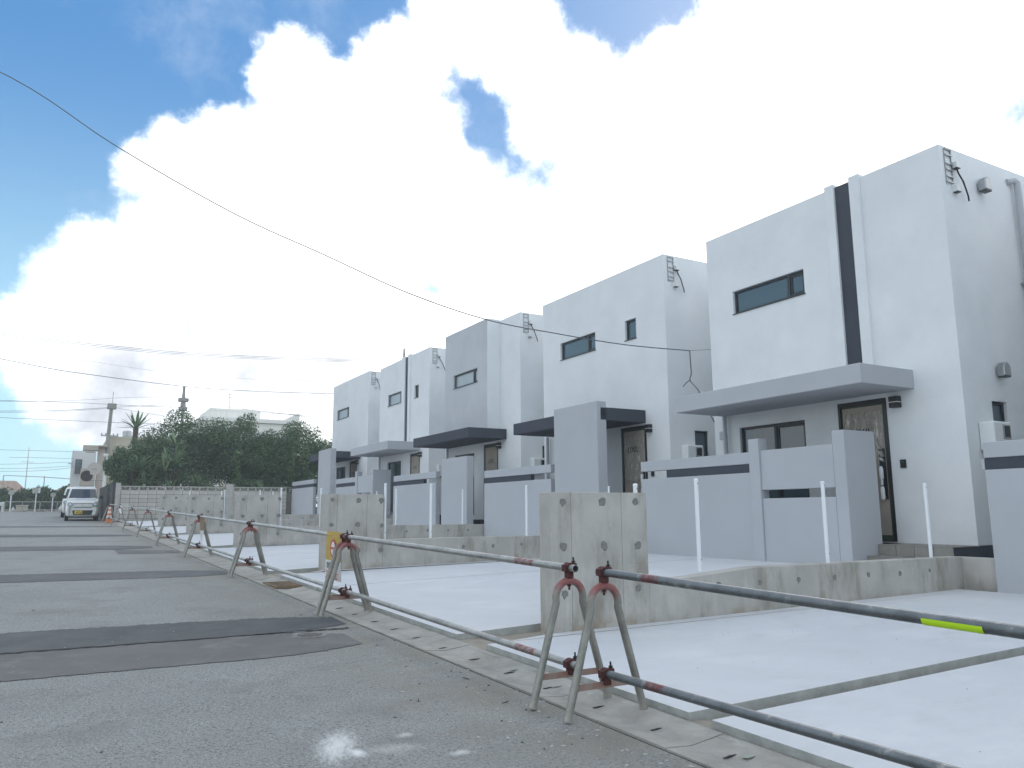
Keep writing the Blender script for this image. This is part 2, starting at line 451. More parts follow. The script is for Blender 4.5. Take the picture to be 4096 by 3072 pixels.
leaf_dark = leaf_material('dark_evergreen_leaf', (0.046, 0.092, 0.048), (0.078, 0.150, 0.068), (0.15, 0.245, 0.105))
leaf_mid = leaf_material('mid_green_leaf', (0.07, 0.13, 0.055), (0.11, 0.19, 0.08), (0.20, 0.29, 0.12))
leaf_blade = leaf_material('broad_blade_leaf', (0.07, 0.13, 0.07), (0.12, 0.20, 0.10), (0.26, 0.34, 0.19))
leaf_dry = leaf_material('dry_blade_leaf', (0.19, 0.17, 0.08), (0.25, 0.25, 0.10), (0.36, 0.31, 0.16))

# ------------------------------------------------------------------ object helpers


def tag(o, label=None, cat=None, group=None, kind=None):
    for k, v in (('label', label), ('category', cat), ('group', group), ('kind', kind)):
        if v:
            o[k] = v
    return o


def empty(name, loc=(0, 0, 0), rz=0.0):
    o = bpy.data.objects.new(name, None)
    o.empty_display_size = 0.2
    COL.objects.link(o)
    o.location = loc
    o.rotation_euler = (0, 0, rz)
    return o


class MB:
    """Collects geometry in the thing's own coordinates and links it as ONE mesh object."""

    def __init__(s):
        s.v = []; s.f = []; s.mi = []

    def add(s, vs, fs, mi=0):
        k = len(s.v)
        s.v += [tuple(p) for p in vs]
        s.f += [tuple(i + k for i in f) for f in fs]
        s.mi += [mi] * len(fs)
        return s

    def box(s, x0, x1, y0, y1, z0, z1, mi=0):
        vs = [(x, y, z) for z in (z0, z1) for y in (y0, y1) for x in (x0, x1)]
        return s.add(vs, [(0, 2, 3, 1), (4, 5, 7, 6), (0, 1, 5, 4), (2, 6, 7, 3), (0, 4, 6, 2), (1, 3, 7, 5)], mi)

    def prism(s, poly, axis, a, b, mi=0):
        n = len(poly)

        def P(p, t):
            return (t, p[0], p[1]) if axis == 'x' else (p[0], t, p[1]) if axis == 'y' else (p[0], p[1], t)
        vs = [P(p, a) for p in poly] + [P(p, b) for p in poly]
        fs = [tuple(range(n)), tuple(range(2 * n - 1, n - 1, -1))] + [(i, i + n, (i + 1) % n + n, (i + 1) % n) for i in range(n)]
        return s.add(vs, fs, mi)

    def tube(s, pts, r, n=8, mi=0, caps=True, closed=False):
        P = [Vector(p) for p in pts]
        rs = r if isinstance(r, (list, tuple)) else [r] * len(P)
        rings = []
        up = Vector((0, 0, 1))
        prev = None
        for i, p in enumerate(P):
            if closed:
                t = P[(i + 1) % len(P)] - P[i - 1]
            else:
                t = P[min(i + 1, len(P) - 1)] - P[max(i - 1, 0)]
            t.normalize()
            if prev is None:
                a = up if abs(t.z) < 0.95 else Vector((1, 0, 0))
                x = t.cross(a).normalized()
            else:
                x = (prev - t * prev.dot(t))
                x = x.normalized() if x.length > 1e-6 else t.orthogonal().normalized()
            prev = x
            y = t.cross(x)
            rings.append([p + (x * math.cos(2 * math.pi * k / n) + y * math.sin(2 * math.pi * k / n)) * rs[i] for k in range(n)])
        vs = [q for g in rings for q in g]
        fs = []
        m = len(rings)
        for i in range(m if closed else m - 1):
            j = (i + 1) % m
            for k in range(n):
                fs.append((i * n + k, i * n + (k + 1) % n, j * n + (k + 1) % n, j * n + k))
        if caps and not closed:
            fs.append(tuple(range(n - 1, -1, -1)))
            fs.append(tuple((m - 1) * n + k for k in range(n)))
        return s.add(vs, fs, mi)

    def ring_tube(s, a, b, ro, ri, n=14, mi=0):
        """Hollow straight pipe from a to b."""
        a, b = Vector(a), Vector(b)
        t = (b - a).normalized()
        x = t.orthogonal().normalized(); y = t.cross(x)
        vs = []
        for p, r in ((a, ro), (b, ro), (b, ri), (a, ri)):
            vs += [p + (x * math.cos(2 * math.pi * k / n) + y * math.sin(2 * math.pi * k / n)) * r for k in range(n)]
        fs = []
        for i in range(4):
            j = (i + 1) % 4
            for k in range(n):
                fs.append((i * n + k, i * n + (k + 1) % n, j * n + (k + 1) % n, j * n + k))
        return s.add(vs, fs, mi)

    def lathe(s, prof, c=(0, 0, 0), n=16, mi=0):
        vs = []
        for r, z in prof:
            vs += [(c[0] + r * math.cos(2 * math.pi * k / n), c[1] + r * math.sin(2 * math.pi * k / n), c[2] + z) for k in range(n)]
        fs = []
        for i in range(len(prof) - 1):
            for k in range(n):
                fs.append((i * n + k, i * n + (k + 1) % n, (i + 1) * n + (k + 1) % n, (i + 1) * n + k))
        fs.append(tuple(range(n - 1, -1, -1)))
        fs.append(tuple((len(prof) - 1) * n + k for k in range(n)))
        return s.add(vs, fs, mi)

    def plate(s, o, u, v, w, h, openings=(), depth=0.1, inn=None, mi=0):
        """Rectangular wall face w x h from corner o along unit axes u, v with recessed openings (a0,a1,b0,b1); inn = inward normal."""
        o, u, v = Vector(o), Vector(u), Vector(v)
        inn = Vector(inn)
        us = sorted({0.0, w, *[q for a in openings for q in a[:2]]})
        vs_ = sorted({0.0, h, *[q for a in openings for q in a[2:4]]})
        flip = u.cross(v).dot(inn) > 0

        def quad(a, b, c, d):
            q = [a, b, c, d]
            s.add(q[::-1] if flip else q, [(0, 1, 2, 3)], mi)
        for i in range(len(us) - 1):
            for j in range(len(vs_) - 1):
                cu, cv = (us[i] + us[i + 1]) / 2, (vs_[j] + vs_[j + 1]) / 2
                if any(a[0] < cu < a[1] and a[2] < cv < a[3] for a in openings):
                    continue
                quad(o + u * us[i] + v * vs_[j], o + u * us[i + 1] + v * vs_[j], o + u * us[i + 1] + v * vs_[j + 1], o + u * us[i] + v * vs_[j + 1])
        for a0, a1, b0, b1 in openings:
            c = [o + u * a0 + v * b0, o + u * a1 + v * b0, o + u * a1 + v * b1, o + u * a0 + v * b1]
            for k in range(4):
                p, q = c[k], c[(k + 1) % 4]
                quad(q, p, p + inn * depth, q + inn * depth)
        return s

    def mesh(s, name, mats):
        me = bpy.data.meshes.new(name)
        me.from_pydata([tuple(p) for p in s.v], [], s.f)
        for m in (mats if isinstance(mats, (list, tuple)) else [mats]):
            me.materials.append(m)
        if any(s.mi):
            me.polygons.foreach_set('material_index', s.mi)
        me.update()
        return me

    def build(s, name, mats, parent=None, bevel=0.0, smooth=False, loc=None, seg=2):
        o = bpy.data.objects.new(name, s.mesh(name, mats))
        COL.objects.link(o)
        if parent is not None:
            o.parent = parent
        if loc:
            o.location = loc
        if smooth:
            o.data.polygons.foreach_set('use_smooth', [True] * len(o.data.polygons))
            md = o.modifiers.new('edge', 'EDGE_SPLIT'); md.split_angle = math.radians(40)
        if bevel:
            b = o.modifiers.new('bevel', 'BEVEL'); b.width = bevel; b.segments = seg; b.limit_method = 'ANGLE'
        return o


def inst(name, me, parent=None, loc=(0, 0, 0), rz=0.0, scale=None):
    o = bpy.data.objects.new(name, me)
    COL.objects.link(o)
    if parent is not None:
        o.parent = parent
    o.location = loc
    o.rotation_euler = (0, 0, rz)
    if scale:
        o.scale = scale
    return o


def children(o):
    return [c for c in COL.objects if c.parent == o]


def copy_tree(o, parent=None):
    c = o.copy()
    COL.objects.link(c)
    if parent is not None:
        c.parent = parent
    for ch in list(o.children):
        copy_tree(ch, c)
    return c


def text_mesh(name, body, size, material, parent, matrix, extrude=0.001, align='CENTER', bold=0.0):
    cu = bpy.data.curves.new(name, 'FONT')
    cu.body = body; cu.size = size; cu.extrude = extrude; cu.align_x = align; cu.align_y = 'CENTER'; cu.offset = bold
    cu.resolution_u = 3
    tmp = bpy.data.objects.new(name + '_tmp', cu)
    COL.objects.link(tmp)
    dg = bpy.context.evaluated_depsgraph_get()
    dg.update()
    me = bpy.data.meshes.new_from_object(tmp.evaluated_get(dg))
    bpy.data.objects.remove(tmp)
    me.materials.clear(); me.materials.append(material)
    o = bpy.data.objects.new(name, me)
    COL.objects.link(o)
    o.parent = parent
    o.matrix_local = matrix
    return o


# text that faces -X (read by someone in the street): text x -> -Y, text y -> +Z
FACE_STREET = Matrix(((0, 0, -1, 0), (-1, 0, 0, 0), (0, 1, 0, 0), (0, 0, 0, 1)))


# ------------------------------------------------------------------ ground levels


def gz(y):
    """Road surface height along the street."""
    if y <= 38:
        return -0.065 + 0.0225 * y
    if y <= 66:
        return -0.065 + 0.0225 * 38 + 0.0245 * (y - 38)
    return -0.065 + 0.0225 * 38 + 0.0245 * 28


def road_edge(y):
    return 2.91 - 0.02 * y


def strip(xl, xr, ys, dz, nx=6):
    """Sheet following the street profile between two x(y) lines."""
    b = MB()
    vs, fs = [], []
    for y in ys:
        for i in range(nx + 1):
            t = i / nx
            x = xl(y) * (1 - t) + xr(y) * t
            vs.append((x, y, gz(y) + dz))
    n = nx + 1
    for j in range(len(ys) - 1):
        for i in range(nx):
            fs.append((j * n + i, j * n + i + 1, (j + 1) * n + i + 1, (j + 1) * n + i))
    return b.add(vs, fs)


YS = [float(y) for y in np.concatenate([np.arange(-12, 38.1, 2), np.arange(40, 70.1, 2)])]
gnd = MB()
gy = [-400, -60, -12, 0, 38, 50, 66, 90, 200, 700, 2500]
gx = [-2500, -300, -40, -5.2, 15, 60, 300, 2500]
gv = [(x, y, gz(max(y, -12)) - 0.09 - (0.0 if y < 90 else (y - 90) * 0.002)) for y in gy for x in gx]
gf = []
for j in range(len(gy) - 1):
    for i in range(len(gx) - 1):
        gf.append((j * 8 + i, j * 8 + i + 1, (j + 1) * 8 + i + 1, (j + 1) * 8 + i))
tag(gnd.add(gv, gf).build('ground', ground_m), kind='structure')
tag(strip(lambda y: -5.0, lambda y: road_edge(y), YS, 0.0, 8).build('road', road_m), kind='structure')
tag(strip(lambda y: -14.0, lambda y: 8.0, [60.0, 63.0, 66.0, 69.0], -0.012, 8).build('side_road', road_m), kind='structure')

# asphalt repair bands across the road
def road_patch(y0a, y1a, y0b, y1b, m, xa=-4.5, xb=2.5, dz=0.005, rag=0.03):
    b = MB(); vs = []; fs = []
    n = 220
    for i in range(n + 1):
        t = i / n
        x = xa + (xb - xa) * t
        ya = y0a + (y0b - y0a) * t + random.uniform(-rag, rag) * 0.6
        yb = y1a + (y1b - y1a) * t + random.uniform(-rag, rag)
        if t > 0.86:
            pull = ((t - 0.86) / 0.14) ** 2 * 0.25
            ya += pull * (y1b - y0b); yb -= pull * (y1b - y0b)
        for y in (ya, (ya + yb) / 2, yb):
            vs.append((x, y, gz(y) + dz))
    for i in range(n):
        for k in range(2):
            fs.append((i * 3 + k, i * 3 + 3 + k, i * 3 + 4 + k, i * 3 + k + 1))
    return tag(b.add(vs, fs).build('asphalt_patch', m), kind='structure')


road_patch(8.06, 9.42, 7.86, 8.86, patch_dark, -4.5, 2.66)
road_patch(6.95, 8.055, 6.72, 7.85, patch_mid, -4.5, 2.45, rag=0.02)
road_patch(14.6, 16.1, 13.75, 14.95, patch_far, -4.5, 2.58)
road_patch(22.4, 24.6, 21.2, 22.7, patch_far, -4.5, 2.1, rag=0.05)
road_patch(29.3, 31.6, 27.9, 29.1, patch_far, -4.5, 2.1, rag=0.05)
road_patch(37.4, 39.2, 36.1, 37.0, patch_far, -4.5, 2.0, rag=0.06)
road_patch(19.7, 21.3, 19.5, 20.5, patch_mid, 1.2, 2.48, dz=0.004)

seam = MB()
sv = []
for k in range(161):
    x = -4.5 + 7.1 * k / 160
    yy = 8.058 + (7.852 - 8.058) * (x + 4.5) / 7.0 + random.uniform(-0.018, 0.018)
    w_ = 0.012 + random.uniform(0, 0.022)
    sv += [(x, yy - w_, gz(yy) + 0.0095), (x, yy + w_, gz(yy) + 0.0095)]
seam.add(sv, [(2 * k, 2 * k + 2, 2 * k + 3, 2 * k + 1) for k in range(160)])
tag(seam.build('tar_seam', mat('tar_joint', (0.035, 0.036, 0.038), 0.9, bump=0.8, bscale=90)), kind='structure')

# gutter: precast L blocks with a crack line to the asphalt
gut = MB()
y = -8.0
while y < 41.5:
    L = 0.595
    ys = [y, y + L]
    x0a, x0b = road_edge(ys[0]), road_edge(ys[1])
    vs = []
    for yy, xx in ((ys[0], x0a), (ys[1], x0b)):
        z = gz(yy)
        h = random.uniform(-0.003, 0.003)
        for dx, dz in ((0.022, -0.06), (0.022, 0.008 + h), (0.20, -0.006 + h), (0.44, 0.022 + h), (0.44, -0.06)):
            vs.append((xx + dx, yy, z + dz))
    gut.add(vs, [(0, 1, 6, 5), (1, 2, 7, 6), (2, 3, 8, 7), (3, 4, 9, 8), (0, 4, 3, 2, 1), (5, 6, 7, 8, 9)])
    y += 0.6
go = gut.build('gutter', gutter_m)
tag(go, kind='structure')
tag(strip(lambda y: road_edge(y) - 0.005, lambda y: road_edge(y) + 0.03, YS, -0.006, 2).build('joint_soil', mat('joint_dirt', (0.06, 0.055, 0.045), 0.95, var=0.5, vscale=30, bump=1.0, bscale=90)), kind='structure')
# lifting slots and green marks on the gutter blocks
slot_me = MB().box(-0.05, 0.05, -0.005, 0.005, 0, 0.004).add([(-0.06, -0.004, 0.004), (0.0, 0.008, 0.006), (0.06, 0.003, 0.004), (0.0, -0.008, 0.005)], [(3, 2, 1, 0)]).mesh('lifting_slot', slot_m)
for yy in (1.9, 2.5, 3.15, 3.70, 4.25, 4.82, 5.36, 5.92, 6.48, 7.05, 7.6, 8.14, 8.72, 9.28):
    inst('lifting_slot', slot_me, go, (road_edge(yy) + 0.235, yy, gz(yy) - 0.002), random.uniform(-0.1, 0.1))
gp = MB()
for yy in (3.08, 4.80, 5.40):
    pts = []
    for k in range(9):
        a = 2 * math.pi * k / 9
        r = random.uniform(0.5, 1)
        pts.append((road_edge(yy) + 0.29 + 0.06 * r * math.cos(a), yy + 0.025 * r * math.sin(a), gz(yy) + 0.011))
    gp.add(pts, [tuple(range(9))])
gp.build('paint_mark', green_paint, go)

# drain grating in the gutter
gr = empty('drain_grate', (road_edge(11.9) + 0.24, 11.9, gz(11.9) - 0.002))
tag(gr, 'rusty brown drain grate set in the concrete gutter beside the road', 'drain grate')
rust_m = mat('rusty_grate', (0.22, 0.16, 0.10), 0.9, var=0.3, vscale=15)
MB().box(-0.19, 0.19, -0.40, -0.37, 0, 0.035).box(-0.19, 0.19, 0.37, 0.40, 0, 0.035).box(-0.19, -0.165, -0.37, 0.37, 0, 0.035).box(0.165, 0.19, -0.37, 0.37, 0, 0.035).build('frame', rust_m, gr)
bar_me = MB().box(-0.165, 0.165, -0.012, 0.012, 0.004, 0.030).mesh('bar', rust_m)
for k in range(14):
    inst('bar', bar_me, gr, (0, -0.34 + k * 0.0523, 0))

# grit and twigs along the road edge
deb = MB()
for _ in range(480):
    yy = random.triangular(1.5, 12, 3.5)
    xx = road_edge(yy) - abs(random.gauss(0, 0.45)) if random.random() < 0.7 else random.uniform(-0.6, road_edge(yy))
    r = random.uniform(0.003, 0.011)
    z = gz(yy) + 0.001
    a = random.random() * 6.28
    e = random.choice((1, 1, 1.5, 2.5))
    c, s_ = math.cos(a) * r, math.sin(a) * r
    deb.add([(xx + c * e, yy + s_ * e, z), (xx - s_, yy + c, z), (xx - c * e, yy - s_ * e, z), (xx + s_, yy - c, z), (xx, yy, z + r * 0.8)], [(0, 1, 4), (1, 2, 4), (2, 3, 4), (3, 0, 4)], random.choice((0, 0, 0, 0, 1)))
for _ in range(150):
    xx, yy = random.uniform(3.6, 9.5), random.choice((random.uniform(-0.5, 3.3), random.uniform(3.8, 6.1), random.uniform(3.8, 6.1)))
    kz = gz(yy) + 0.06
    z = kz + (0.20 - kz) * (xx - road_edge(yy) - 0.475) / (10.5 - road_edge(yy) - 0.475) + 0.001
    r = random.uniform(0.002, 0.006)
    deb.add([(xx + r, yy, z), (xx, yy + r, z), (xx - r * 1.4, yy, z), (xx, yy - r, z), (xx, yy, z + r * 0.6)], [(0, 1, 4), (1, 2, 4), (2, 3, 4), (3, 0, 4)], random.choice((0, 1)))
for xx, yy, a in ((2.55, 4.6, 0.2), (2.1, 4.9, 1.2), (2.66, 5.3, 2.0), (1.2, 3.4, 0.9)):
    deb.tube([(xx, yy, gz(yy) + 0.006), (xx + 0.05 * math.cos(a), yy + 0.05 * math.sin(a), gz(yy) + 0.010)], 0.004, 5, 1)
tag(deb.build('grit', [mat('pale_grit', (0.42, 0.41, 0.38), 0.9), mat('dark_grit', (0.10, 0.09, 0.08), 0.9)]), kind='stuff', label='pale grit and twigs scattered along the road edge')

# manhole-like round cover scar near the dark band
rc = empty('valve_cover', (2.14, 7.62, gz(7.62) + 0.004))
tag(rc, 'small round mortar ringed valve cover in the asphalt beside the dark repair band', 'valve cover')
MB().lathe([(0.17, 0), (0.165, 0.006), (0.12, 0.006), (0.118, 0.002)], n=28).build('mortar_ring', mat('old_mortar', (0.24, 0.235, 0.22), 0.95, var=0.5, vscale=20, bump=0.8, bscale=60), rc)
MB().lathe([(0.11, 0), (0.11, 0.007), (0.09, 0.010)], n=24).build('lid', mat('iron_lid', (0.11, 0.105, 0.10), 0.8, var=0.4, vscale=30, bump=0.8, bscale=80), rc)

# ------------------------------------------------------------------ lots: parking slabs, dividing walls, yards
WALL_Y = [6.35, 13.15, 20.1, 27.2, 34.15]        # face of each dividing wall towards the camera
STUB_X = [(4.05, 5.22), (3.86, 4.92), (3.74, 4.77), (3.57, 4.64), (3.42, 4.46)]
STUB_TOP = [1.437, 1.57, 1.71, 1.85, 2.00]
LOW_TOP = [0.63, 0.80, 0.925, 1.06, 1.21]
WT = 0.20


def slab(y0, y1, xf, zf0, zf1, joints=(), x_back=None):
    """White parking slab from the gutter to the garden wall, split by joints; thick enough to show its edge."""
    t = empty('parking_slab', ((road_edge(y0) + xf) / 2, (y0 + y1) / 2, gz(y0)))
    tag(t, kind='structure')
    cuts = [y0] + list(joints) + [y1]
    for a, b in zip(cuts[:-1], cuts[1:]):
        a2 = a + (0.012 if a != y0 else 0); b2 = b - (0.012 if b != y1 else 0)
        fa, fb = (a - y0) / (y1 - y0), (b - y0) / (y1 - y0)
        pts = []
        for yy, f in ((a2, fa), (b2, fb)):
            xk = road_edge(yy) + 0.475
            zk = gz(yy) + 0.06
            zf = zf0 + (zf1 - zf0) * f
            pts.append((xk, yy, zk)); pts.append((xf, yy, zf))
        top = [pts[0], pts[1], pts[3], pts[2]]
        o = t.location
        m = MB()
        v = [(p[0] - o[0], p[1] - o[1], p[2] - o[2]) for p in top] + [(p[0] - o[0], p[1] - o[1], p[2] - o[2] - 0.13) for p in top]
        m.add(v, [(0, 1, 2, 3)], 0)
        m.add(v, [(1, 0, 4, 5), (2, 1, 5, 6), (3, 2, 6, 7), (0, 3, 7, 4)], 1)
        m.build('slab_panel', [slab_m, slab_edge], t, bevel=0.006)
    return t


slab(-6.0, 3.52, 10.5, 0.19, 0.20, (-1.0,))
slab(3.70, 6.16, 10.5, 0.20, 0.20)
slab(6.72, 12.95, 10.55, 0.40, 0.40, (10.95,))
slab(13.62, 19.9, 10.55, 0.555, 0.57, (16.8,))
slab(20.6, 27.0, 10.55, 0.72, 0.73, (23.8,))
slab(27.7, 33.95, 10.55, 0.87, 0.88, (30.8,))
slab(34.6, 41.5, 10.55, 1.03, 1.05, (38.0,))
# bare concrete strips between the slabs
gap_m = mat('rough_gap_concrete', (0.33, 0.30, 0.25), 0.95, var=0.25, vscale=5, bump=0.7, bscale=50)
def gap(y0, y1, x1, dz0, dz1):
    b = MB()
    xa, xb = road_edge(y0) + 0.44, road_edge(y1) + 0.44
    b.add([(xa, y0, gz(y0) + dz0), (x1, y0, gz(y0) + dz1), (x1, y1, gz(y1) + dz1), (xb, y1, gz(y1) + dz0)], [(0, 1, 2, 3)])
    tag(b.build('gap_strip', gap_m), kind='structure')
gap(-6, 41.6, 3.4, 0.012, 0.012)
gap(3.515, 3.705, 10.5, 0.0, 0.06)
for i, yy in enumerate(WALL_Y):
    gap(yy - 0.25, yy + 0.55, STUB_X[i][0] + 0.6, 0.004, 0.03)
# H0 slab meets the first wall
xk = STUB_X[0][0]
b = MB()
b.add([(xk - 0.6, 6.155, gz(6.16) + 0.066), (10.5, 6.155, 0.2005), (10.5, 6.352, 0.2005), (xk - 0.02, 6.352, 0.136)], [(0, 1, 2, 3)])
tag(b.build('slab_margin', slab_m), kind='structure')
for i, (ya, yb, zf) in enumerate([(12.94, 13.155, 0.40), (19.89, 20.105, 0.57), (26.99, 27.205, 0.73), (33.94, 34.155, 0.88)], 1):
    xk = STUB_X[i][0]
    zk = gz(yb) + 0.066
    za = zk + (zf - zk) * (xk - 3) / 7.5
    b = MB().add([(xk - 0.25, ya, za), (10.55, ya, zf + 0.001), (10.55, yb, zf + 0.001), (xk - 0.02, yb, za)], [(0, 1, 2, 3)])
    tag(b.build('slab_margin', slab_m), kind='structure')

# level yards the houses stand on
HY = [6.79, 13.46, 20.08, 26.88, 33.71]
HW = [5.26, 5.31, 5.36, 5.34, 5.37]
ZO = [0.0, 0.15, 0.30, 0.45, 0.60]
yl = [6.10] + [y + 0.1 for y in WALL_Y[1:]] + [41.7]
for k in range(5):
    b = MB().box(10.66, 24.0, yl[k] + (0.0 if k else 0.3), yl[k + 1] - 0.003, -0.6, 0.42 + ZO[k])
    tag(b.build('house_yard', yard_m), kind='structure')

# form-tie mortar patches: irregular thin discs
def patch_mesh(seed):
    r = random.Random(seed)
    n = 11
    pts = []
    tail = r.choice((None, 7, 8))
    for k in range(n):
        a = 2 * math.pi * k / n
        q = 0.043 * r.uniform(0.78, 1.15)
        if tail is not None and k == tail:
            q *= 1.5
        pts.append((q * math.cos(a), q * math.sin(a)))
    b = MB()
    b.add([(p[0], 0.0, p[1]) for p in pts] + [(p[0] * 0.85, -0.004, p[1] * 0.85) for p in pts],
          [tuple(range(n, 2 * n))] + [(k, (k + 1) % n, n + (k + 1) % n, n + k) for k in range(n)])
    return b.mesh('tie_patch', patch_m)


PATCHES = [patch_mesh(s) for s in range(7)]
post_me = None


def stub_wall(i, label):
    y = WALL_Y[i]
    x0, x1 = STUB_X[i]
    zt, zl = STUB_TOP[i], LOW_TOP[i]
    zb = gz(y) - 0.05
    t = empty('dividing_wall', (x0, y, gz(y)))
    tag(t, label, 'concrete wall', 'raw concrete walls between the parking bays')
    o = t.location
    # tall panel, formwork joints as shallow grooves between cast lifts
    n = 3
    m = MB()
    zs = zb - o[2]
    W_ = x1 - x0
    joints = [0.0, 0.235, W_ * 0.72, W_]
    for a, b_ in zip(joints[:-1], joints[1:]):
        g = 0.0 if a == 0 else 0.0012
        m.box(a + g, b_ - 0.0012, 0, WT, zs, zt - o[2])
    m.build('tall_panel', conc, t, bevel=0.005)
    xe = 10.62
    lo = MB()
    prof = [(x1 + 0.002 - x0, zs), (xe - x0, zs), (xe - x0, zl - 0.01 - o[2]), (6.7 - x0, zl - o[2]), (x1 + 0.002 - x0, zl - (0.10 if i == 0 else 0.01) - o[2])]
    lo.prism(prof, 'y', 0.004, WT - 0.004)
    lo.build('low_wall', conc, t, bevel=0.006)
    r = random.Random(i)
    for zz in (zt - 0.10, zt - 0.52, zt - 0.95):
        for xx in (0.145, 0.61, 1.03):
            if i and zz < zt - 0.9 and xx > 0.3 and xx < 0.8 and i > 1:
                continue
            inst('tie_patch', r.choice(PATCHES), t, (xx + r.uniform(-.012, .012), -0.0005, zz - o[2] + r.uniform(-.012, .012)), 0, (r.uniform(.85, 1.2),) * 3)
    xx = x1 + 0.95
    while xx < 10.4:
        inst('tie_patch', r.choice(PATCHES), t, (xx - x0, 0.0035, zl - 0.165 - o[2] + r.uniform(-.01, .01)), 0, (r.uniform(.6, .9),) * 3)
        xx += 0.62
    return t


stub_wall(0, 'nearest raw concrete wall with tall panel behind the gap in the pipe barrier')
stub_wall(1, 'raw concrete wall with tall panel behind the yellow hanging banner')
stub_wall(2, 'raw concrete wall third from the camera, its tall panel in front of the pillar in the block wall')
stub_wall(3, 'raw concrete wall fourth from the camera between third and fourth houses')
stub_wall(4, 'farthest raw concrete wall before the grey block wall')

# return of the first wall below the neighbouring garden wall
t = empty('retaining_wall', (10.66, 5.3, 0.1))
tag(t, 'short stained concrete retaining wall between tiled steps and the cut-off garden wall', 'retaining wall')
MB().box(-0.037, 0.16, -2.5, 1.20, -0.2, 0.512).build('wall', conc, t, bevel=0.006)

# white fence posts on the dividing walls
def post_mesh():
    b = MB()
    r = 0.0225
    b.lathe([(r, 0), (r, 0.955), (r * 1.12, 0.957), (r * 1.12, 0.975), (r * 0.7, 0.985)], n=12)
    return b.mesh('shaft', white_pvc)


post_me = post_mesh()
hole_me = MB().lathe([(0.006, 0), (0.006, 0.003)], n=8).mesh('bolt_hole', slot_m)
POSTS = [(0, 5.16, 'white fence post against the right edge of the nearest concrete panel'), (0, 6.0, 'white fence post on the nearest concrete wall in front of the dark strip'),
         (0, 8.05, 'white fence post on the nearest wall in front of the slotted garden wall'), (0, 10.1, 'white fence post on the nearest wall in front of the tiled steps'),
         (1, 4.99, 'white fence post touching the concrete panel behind the yellow banner'), (1, 5.87, 'white fence post on second wall before the third house low garden wall'),
         (1, 7.9, 'white fence post on second wall in front of the second house low garden wall'), (1, 9.9, 'white fence post tip showing above the nearest tall concrete panel'),
         (2, 4.83, 'white fence post at the right edge of the third concrete panel'), (2, 5.85, 'white fence post on third wall at the left edge of the second concrete panel'),
         (2, 7.92, 'white fence post on third wall before the end of the third garden wall'), (2, 9.93, 'white fence post on third wall before the freestanding grey panel of the third house'),
         (3, 4.69, 'white fence post at the right edge of the fourth concrete panel'), (3, 5.82, 'white fence post tip above the middle of the third concrete panel'),
         (3, 7.9, 'white fence post on the fourth wall hidden mostly by the second panel'), (3, 9.96, 'white fence post tip above the second concrete panel'),
         (4, 4.53, 'white fence post at the right edge of the farthest concrete panel'), (4, 5.76, 'farthest but one white fence post tip beside the fourth panel post'),
         (4, 7.84, 'white fence post tip above the right part of the third concrete panel')]
for i, x, lab in POSTS:
    p = empty('fence_post', (x, WALL_Y[i] + 0.10, LOW_TOP[i] - (0.08 if i == 0 and x < 5.5 else 0.015)))
    tag(p, lab, 'fence post', 'white fence posts on the dividing walls')
    s_ = inst('shaft', post_me, p)
    for zz in (0.93, 0.12):
        h = inst('bolt_hole', hole_me, p, (0.004, -0.0215, zz))
        h.rotation_euler = (math.radians(90), 0, math.radians(20))

# ------------------------------------------------------------------ houses
X0 = 11.8
HD = 8.5     # depth of each house


def window(parent, x, y0, y1, z0, z1, split=None, name='window', glass=None, facing='x'):
    """Dark framed window set into its opening. facing 'x' looks to the street, 'y' towards the camera."""
    glass = glass or glass_m
    f = 0.045
    fr = MB()
    d0, d1 = 0.055, 0.115

    def bx(m, a0, a1, c0, c1, e0, e1):
        if facing == 'x':
            m.box(x + e0, x + e1, a0, a1, c0, c1)
        else:
            m.box(a0, a1, x + e0, x + e1, c0, c1)
    bx(fr, y0, y1, z0, z0 + f, d0, d1); bx(fr, y0, y1, z1 - f, z1, d0, d1)
    bx(fr, y0, y0 + f, z0 + f, z1 - f, d0, d1); bx(fr, y1 - f, y1, z0 + f, z1 - f, d0, d1)
    w = fr.build('window', frame_m, parent, bevel=0.004)
    spans = [(y0 + f, y1 - f)]
    if split is not None:
        m = MB(); bx(m, split - 0.03, split + 0.03, z0 + f, z1 - f, d0 - 0.006, d1)
        m.build('mullion', frame_m, w)
        spans = [(y0 + f, split - 0.03), (split + 0.03, y1 - f)]
    for k, (a, b_) in enumerate(spans):
        q = 0.0
        if split is not None and k == 0:
            s = MB(); q = 0.042
            bx(s, a, b_, z0 + f, z0 + f + q, d0 + 0.012, d1 - 0.01); bx(s, a, b_, z1 - f - q, z1 - f, d0 + 0.012, d1 - 0.01)
            bx(s, a, a + q, z0 + f + q, z1 - f - q, d0 + 0.012, d1 - 0.01); bx(s, b_ - q, b_, z0 + f + q, z1 - f - q, d0 + 0.012, d1 - 0.01)
            s.build('sash', frame_m, w)
        g = MB(); bx(g, a + q, b_ - q, z0 + f + q, z1 - f - q, 0.085, 0.095)
        g.build('pane', glass, w)
    s = MB(); bx(s, y0 - 0.02, y1 + 0.02, z0 - 0.016, z0 - 0.001, -0.022, 0.06)
    s.build('sill', frame_m, w)
    return w


def wall_lamp(parent, y, z, zo=0.0):
    b = MB().box(X0 - 0.115, X0, y - 0.078, y + 0.078, z + 0.012, z + 0.10).box(X0 - 0.115, X0, y - 0.078, y + 0.078, z - 0.085, z - 0.002)
    l = b.build('wall_lamp', black_metal, parent, bevel=0.006)
    MB().box(X0 - 0.105, X0 - 0.002, y - 0.070, y + 0.070, z - 0.003, z + 0.013).build('diffuser', heater_m, l)
    return l


